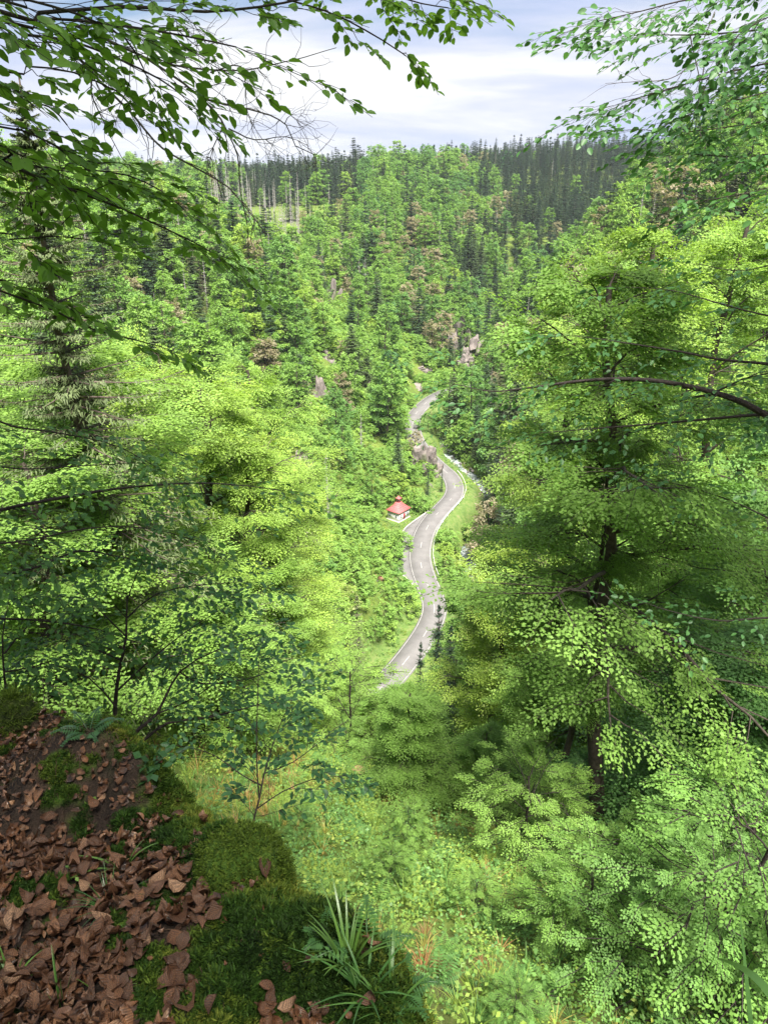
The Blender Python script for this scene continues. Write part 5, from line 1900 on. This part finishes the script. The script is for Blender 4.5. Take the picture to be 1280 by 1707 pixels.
def bare(parent, origin, L, r0, nside=10, ln=.22):
    P = catmull(px_line(L), .05)
    P = P + np.cumsum(rng.normal(size=P.shape), 0) * .0018
    g = Geo(); V, F = tube(P, np.linspace(r0, r0 * .3, len(P)), 4); g.add(V - origin, F)
    for i in range(nside):
        k = random.randrange(2, len(P) - 1)
        d = unit(unit(P[k] - P[k - 1]) + rng.normal(size=3) * .6)
        n_ = 6; W = [P[k]]
        for j in range(n_): d = unit(d + rng.normal(size=3) * .25 - [0, 0, .04]); W.append(W[-1] + d * ln / n_ * random.uniform(.5, 1.5))
        V, F = tube(np.array(W), np.linspace(r0 * .4, .0007, n_ + 1), 3); g.add(V - origin, F)
        k2 = random.randrange(1, n_)
        W2 = [W[k2]]; d = unit(d + rng.normal(size=3) * .8)
        for j in range(3): d = unit(d + rng.normal(size=3) * .3); W2.append(W2[-1] + d * ln * .12)
        V, F = tube(np.array(W2), .0008, 3); g.add(V - origin, F)
    link('bare_twig', g.mesh('bare_twig', M_greytwig), parent)
M_greytwig = bark_mat('grey_twig_bark', (.07, .06, .06), (.15, .13, .13), 30)
for L_, r0 in TW_: bare(ob, TB, L_, r0 * 1.35, 14, .26)

# the beech right of the view: drooping boughs in the upper right and the long horizontal limb
TR = np.array([8.3, 9.0, float(hfast(8.3, 9.0)) - .2])
rb = empty('right_hand_beech'.replace('right_hand_', 'leaning_'), TR)
tag(rb, 'beech at the right frame edge with a long dark limb and drooping boughs', 'beech')
w, l = broadleaf(912, 26, 3.6, .66, 22, 8, SPR_MID, .27, .17, trunk_r=.3, spray_size=(1.2, 2.2), extra=2, twigs=0, sides=9, shape=.4)
link('trunk', w.mesh('trunk', M_bark, True), rb)
cr = link('crown', l.mesh('crown', M_broad), rb); cr['tone'] = .4
acc = ([], [], [], [])
def rlimb(L, z0, r0=.03, **k):
    P = px_line(L)
    P = np.vstack([np.array([8.3, 9.0, z0]), (np.array([8.3, 9.0, z0]) + P[0]) / 2 + [0, 0, .1], P])
    return leafy_limb(rb, TR, P, r0, .004, k.pop('every', .22), k.pop('size', 1.0), k.pop('leaf', .085), M_twig, acc, **k)
for L_, z0, r0 in [([(1400, -60, 8), (1250, -20, 8), (1130, 5, 7.8), (1050, 25, 7.6), (992, 38, 7.5)], 2.6, .03),
                   ([(1400, 30, 8), (1280, 50, 8), (1180, 60, 7.8), (1085, 62, 7.6)], 1.9, .03),
                   ([(1400, 90, 8), (1280, 105, 8), (1180, 130, 7.8), (1110, 150, 7.6), (1042, 170, 7.5)], 1.3, .025),
                   ([(1400, 180, 8.4), (1290, 200, 8.2), (1200, 215, 8), (1130, 222, 7.8), (1080, 218, 7.8)], .9, .02),
                   ([(1400, 240, 8), (1300, 255, 8), (1230, 262, 7.8), (1150, 258, 7.8)], .5, .018),
                   ([(1400, -20, 7), (1300, 20, 7), (1230, 60, 7), (1200, 100, 7)], 2.2, .02),
                   ([(1400, 300, 7), (1320, 310, 7), (1250, 322, 7), (1175, 336, 7)], .1, .018),
                   ([(1400, 160, 7.2), (1310, 150, 7.2), (1240, 165, 7.2), (1180, 180, 7.2)], 1.1, .018)]:
    rlimb(L_, z0, r0, every=.08, size=.8, leaf=.075)
for L_, z0, r0, kw in [([(1400, 745, 9.5), (1300, 705, 10), (1240, 672, 10.2), (1180, 652, 10.3), (1100, 636, 10.4), (1030, 632, 10.6), (960, 636, 10.8), (890, 645, 11), (820, 652, 11.2), (760, 640, 11.4)], -3.4, .085, dict(every=.16, size=1.15)),
                       ([(1400, 690, 10), (1290, 690, 10.3), (1200, 697, 10.5), (1100, 706, 10.8), (1000, 714, 11), (900, 722, 11.2)], -3.3, .045, dict(every=.22, size=.9)),
                       ([(1400, 620, 10), (1290, 608, 10.3), (1200, 600, 10.6), (1140, 588, 10.8), (1060, 575, 11), (960, 560, 11)], -2.2, .045, dict(every=.26, size=.9)),
                       ([(1400, 540, 10), (1290, 530, 10.3), (1200, 508, 10.6), (1120, 486, 10.8), (1050, 480, 11)], -1.6, .03, dict(every=.3, size=.9)),
                       ([(1400, 430, 10), (1300, 440, 10.3), (1230, 452, 10.6), (1160, 440, 10.8)], -.8, .03, dict(every=.34, size=.9)),
                       ([(1400, 900, 10), (1300, 872, 10), (1230, 840, 10.2), (1160, 815, 10.4), (1090, 800, 10.6)], -5, .03, dict(every=.34, size=.9)),
                       ([(1400, 1050, 9.6), (1290, 1030, 9.8), (1200, 1035, 10), (1120, 1020, 10), (1060, 1000, 10)], -6.2, .03, dict(every=.34, size=.9))]:
    rlimb(L_, z0, r0, leaf=.10, **kw)
split_leaves(rb, TR, acc, M_near, .32)
M_greytwig2 = M_twig
for L_ in ([(1150, 60, 7.6), (1165, 150, 7.6), (1150, 240, 7.6)], [(1175, 100, 7.6), (1160, 180, 7.6), (1130, 260, 7.6)], [(1190, 20, 7.8), (1160, 90, 7.7), (1120, 130, 7.6), (1010, 140, 7.5)], [(1200, 150, 7.8), (1170, 200, 7.6), (1165, 265, 7.6)]):
    bare(rb, TR, L_, .006, 8, .35)

# boughs in the middle left, belonging to a slim beech at the left of the knoll
TL = np.array([-5.6, 4.6, float(max(hfast(-5.6, 4.6), hknoll(-5.6, 4.6))) - .1])
lb = empty('slim_beech', TL)
tag(lb, 'slim beech left of the knoll sending long shaded boughs across the bright crowns', 'beech')
V, F = tube(np.array([[0, 0, -1], [.05, 0, 1], [0, .1, 2.5], [-.1, 0, 4.5]]), [.11, .1, .08, .05], 8); one('trunk', V, F, M_bark, lb)
acc = ([], [], [], [])
for L_, z0, r0, kw in [([(-60, 870, 5.2), (0, 850, 5.3), (110, 828, 5.5), (219, 812, 5.8), (330, 806, 6.1), (420, 812, 6.3), (470, 820, 6.4)], -1.9, .03, dict(every=.12, size=.8)),
                       ([(-60, 965, 4.8), (0, 961, 4.9), (70, 945, 5.0), (130, 920, 5.2), (200, 930, 5.4), (330, 960, 5.7)], -2.4, .025, dict(every=.13, size=.7)),
                       ([(-60, 690, 5.2), (20, 710, 5.3), (120, 725, 5.6), (200, 745, 5.9), (280, 790, 6.1)], -1.3, .018, dict(every=.15, size=.6)),
                       ([(-60, 770, 5), (40, 780, 5.2), (130, 775, 5.4), (220, 770, 5.6)], -1.6, .016, dict(every=.13, size=.7)),
                       ([(-60, 905, 4.6), (50, 900, 4.8), (150, 880, 5), (250, 880, 5.3), (330, 900, 5.5)], -2.0, .016, dict(every=.14, size=.65)),
                       ([(-60, 1030, 4.6), (60, 1035, 4.8), (160, 1050, 5), (240, 1075, 5.3)], -2.6, .02, dict(every=.14, size=.7))]:
    P = px_line(L_)
    P = np.vstack([TL + [0, 0, z0 - TL[2]], (TL + [0, 0, z0 - TL[2]] + P[0]) / 2, P])
    leafy_limb(lb, TL, P, r0, .003, kw['every'], kw['size'], .062, M_twig, acc)
split_leaves(lb, TL, acc, M_near, .40)

# saplings rooted at the rim of the knoll
def sapling(base, name, lab, stems, leaf, tone, size=.4, every=.09, group=None):
    o = empty(name, base); tag(o, lab, 'sapling', group)
    acc = ([], [], [], [])
    for P, r0 in stems:
        leafy_limb(o, base, P, r0, .002, every, size, leaf, M_twig, acc, name='stem', down=.0)
    split_leaves(o, base, acc, M_near, tone)
def SY(L): return px_line(L)
b1 = at_y(205, 1262, 4.6)
sapling(b1, 'beech_sapling', 'crooked dark multi stemmed beech sapling rooted behind the bald mound of the knoll',
        [(np.vstack([b1, SY([(192, 1200, 4.7), (198, 1120, 4.8), (210, 1060, 4.9), (212, 1000, 5.0), (235, 940, 5.1)])]), .022),
         (np.vstack([b1, SY([(232, 1215, 4.6), (262, 1190, 4.7), (300, 1120, 4.9), (360, 1085, 5.0), (430, 1060, 5.1)])]), .018),
         (np.vstack([b1, SY([(240, 1235, 4.5), (280, 1205, 4.6), (350, 1195, 4.8), (430, 1175, 5.0), (500, 1150, 5.2)])]), .014),
         (SY([(198, 1150, 4.8), (240, 1110, 4.9), (300, 1060, 5.0), (360, 1020, 5.1)]), .009),
         (SY([(210, 1060, 4.9), (170, 1020, 4.9), (130, 980, 5.0)]), .007),
         (SY([(200, 1100, 4.8), (150, 1080, 4.8), (80, 1060, 4.8), (20, 1050, 4.8)]), .008),
         (SY([(195, 1180, 4.7), (150, 1130, 4.7), (90, 1110, 4.7), (30, 1120, 4.7)]), .007),
         (SY([(300, 1120, 4.9), (340, 1140, 5.0), (420, 1130, 5.1), (480, 1110, 5.2)]), .008),
         (SY([(212, 1030, 5.0), (260, 990, 5.1), (330, 975, 5.2), (400, 970, 5.3)]), .007),
         (SY([(262, 1190, 4.7), (330, 1160, 4.9), (400, 1100, 5.0)]), .007)], .052, .25)
b2 = at_y(418, 1398, 3.1)
b2 = np.array([b2[0], b2[1], b2[2]])
sapling(b2, 'beech_sapling', 'thin beech sapling rising behind the mossy boulder',
        [(np.vstack([b2 - [0, 0, .5], b2, SY([(432, 1330, 3.2), (440, 1290, 3.3), (452, 1250, 3.4), (470, 1200, 3.5), (490, 1160, 3.6)])]), .008),
         (SY([(432, 1330, 3.2), (428, 1260, 3.3), (430, 1180, 3.4), (432, 1110, 3.5)]), .005),
         (SY([(436, 1310, 3.2), (400, 1290, 3.2), (360, 1260, 3.3), (330, 1250, 3.3)]), .004),
         (SY([(440, 1290, 3.3), (490, 1270, 3.4), (530, 1240, 3.5)]), .004),
         (SY([(425, 1350, 3.1), (470, 1320, 3.2), (520, 1300, 3.4), (560, 1295, 3.5)]), .004)], .045, .15, .22, .11)
b3 = at_y(18, 1190, 4.3)
sapling(b3, 'beech_sapling', 'shaded sapling at the left frame edge above the mossy stump',
        [(np.vstack([b3 - [0, 0, .3], b3, SY([(8, 1130, 4.4), (5, 1060, 4.5), (15, 1000, 4.6)])]), .014), (SY([(8, 1120, 4.4), (60, 1110, 4.5), (120, 1090, 4.6)]), .007), (SY([(8, 1090, 4.4), (50, 1040, 4.5), (110, 1010, 4.6)]), .007)], .052, .45, .35, .1)

# spruce in the upper left
w, l = conifer(950, 16.5, 3.5, .1, 64, 6, 100, .24, .045, droop=.36, hang=.8, irregular=.5, jit=1.0)
KS = Kind('left_spruce', w, l, 16.5, 3.6, M_sprucebark, M_conifer)
p = at_y(80, 430, 18)
gz = float(hfast(p[0], p[1]))
plant(KS, 'spruce_tree', (p[0], p[1], gz), max(10, at_y(80, 120, 18)[2] - gz), 1.0, .72, 'sparse olive spruce with long drooping boughs in the upper left', 'spruce', None, wide=1.05)
# dark spruce breaking the skyline at the right
p = at_y(1140, 330, 210); gz = float(hfast(p[0], p[1])); top = at_y(1142, 283, 210)[2]
plant(FS[0], 'spruce_tree', (p[0], p[1], top - 24), 24, 1.0, .02, 'solitary black green spruce breaking the skyline at the right flank', 'spruce', None, wide=1.1)


# ------------------------------------------------------------------ thin spring haze in the air over the valley
m = bpy.data.materials.new('valley_air')
m.use_nodes = True
m.node_tree.nodes.clear()
o_ = m.node_tree.nodes.new('ShaderNodeOutputMaterial')
v_ = m.node_tree.nodes.new('ShaderNodeVolumePrincipled')
v_.inputs['Color'].default_value = (.80, .88, 1.0, 1)
v_.inputs['Density'].default_value = .00007
v_.inputs['Anisotropy'].default_value = .2
m.node_tree.links.new(v_.outputs[0], o_.inputs['Volume'])
V, F = box(0, 3700, 0, 17600, 8000, 1)
V[:, 2] = np.where(V[:, 2] < 0, -140.0, 75.0)
hz = one('haze', V, F, m, None)
tag(hz, 'thin pale blue haze lying over the whole valley', 'haze', kind='stuff')
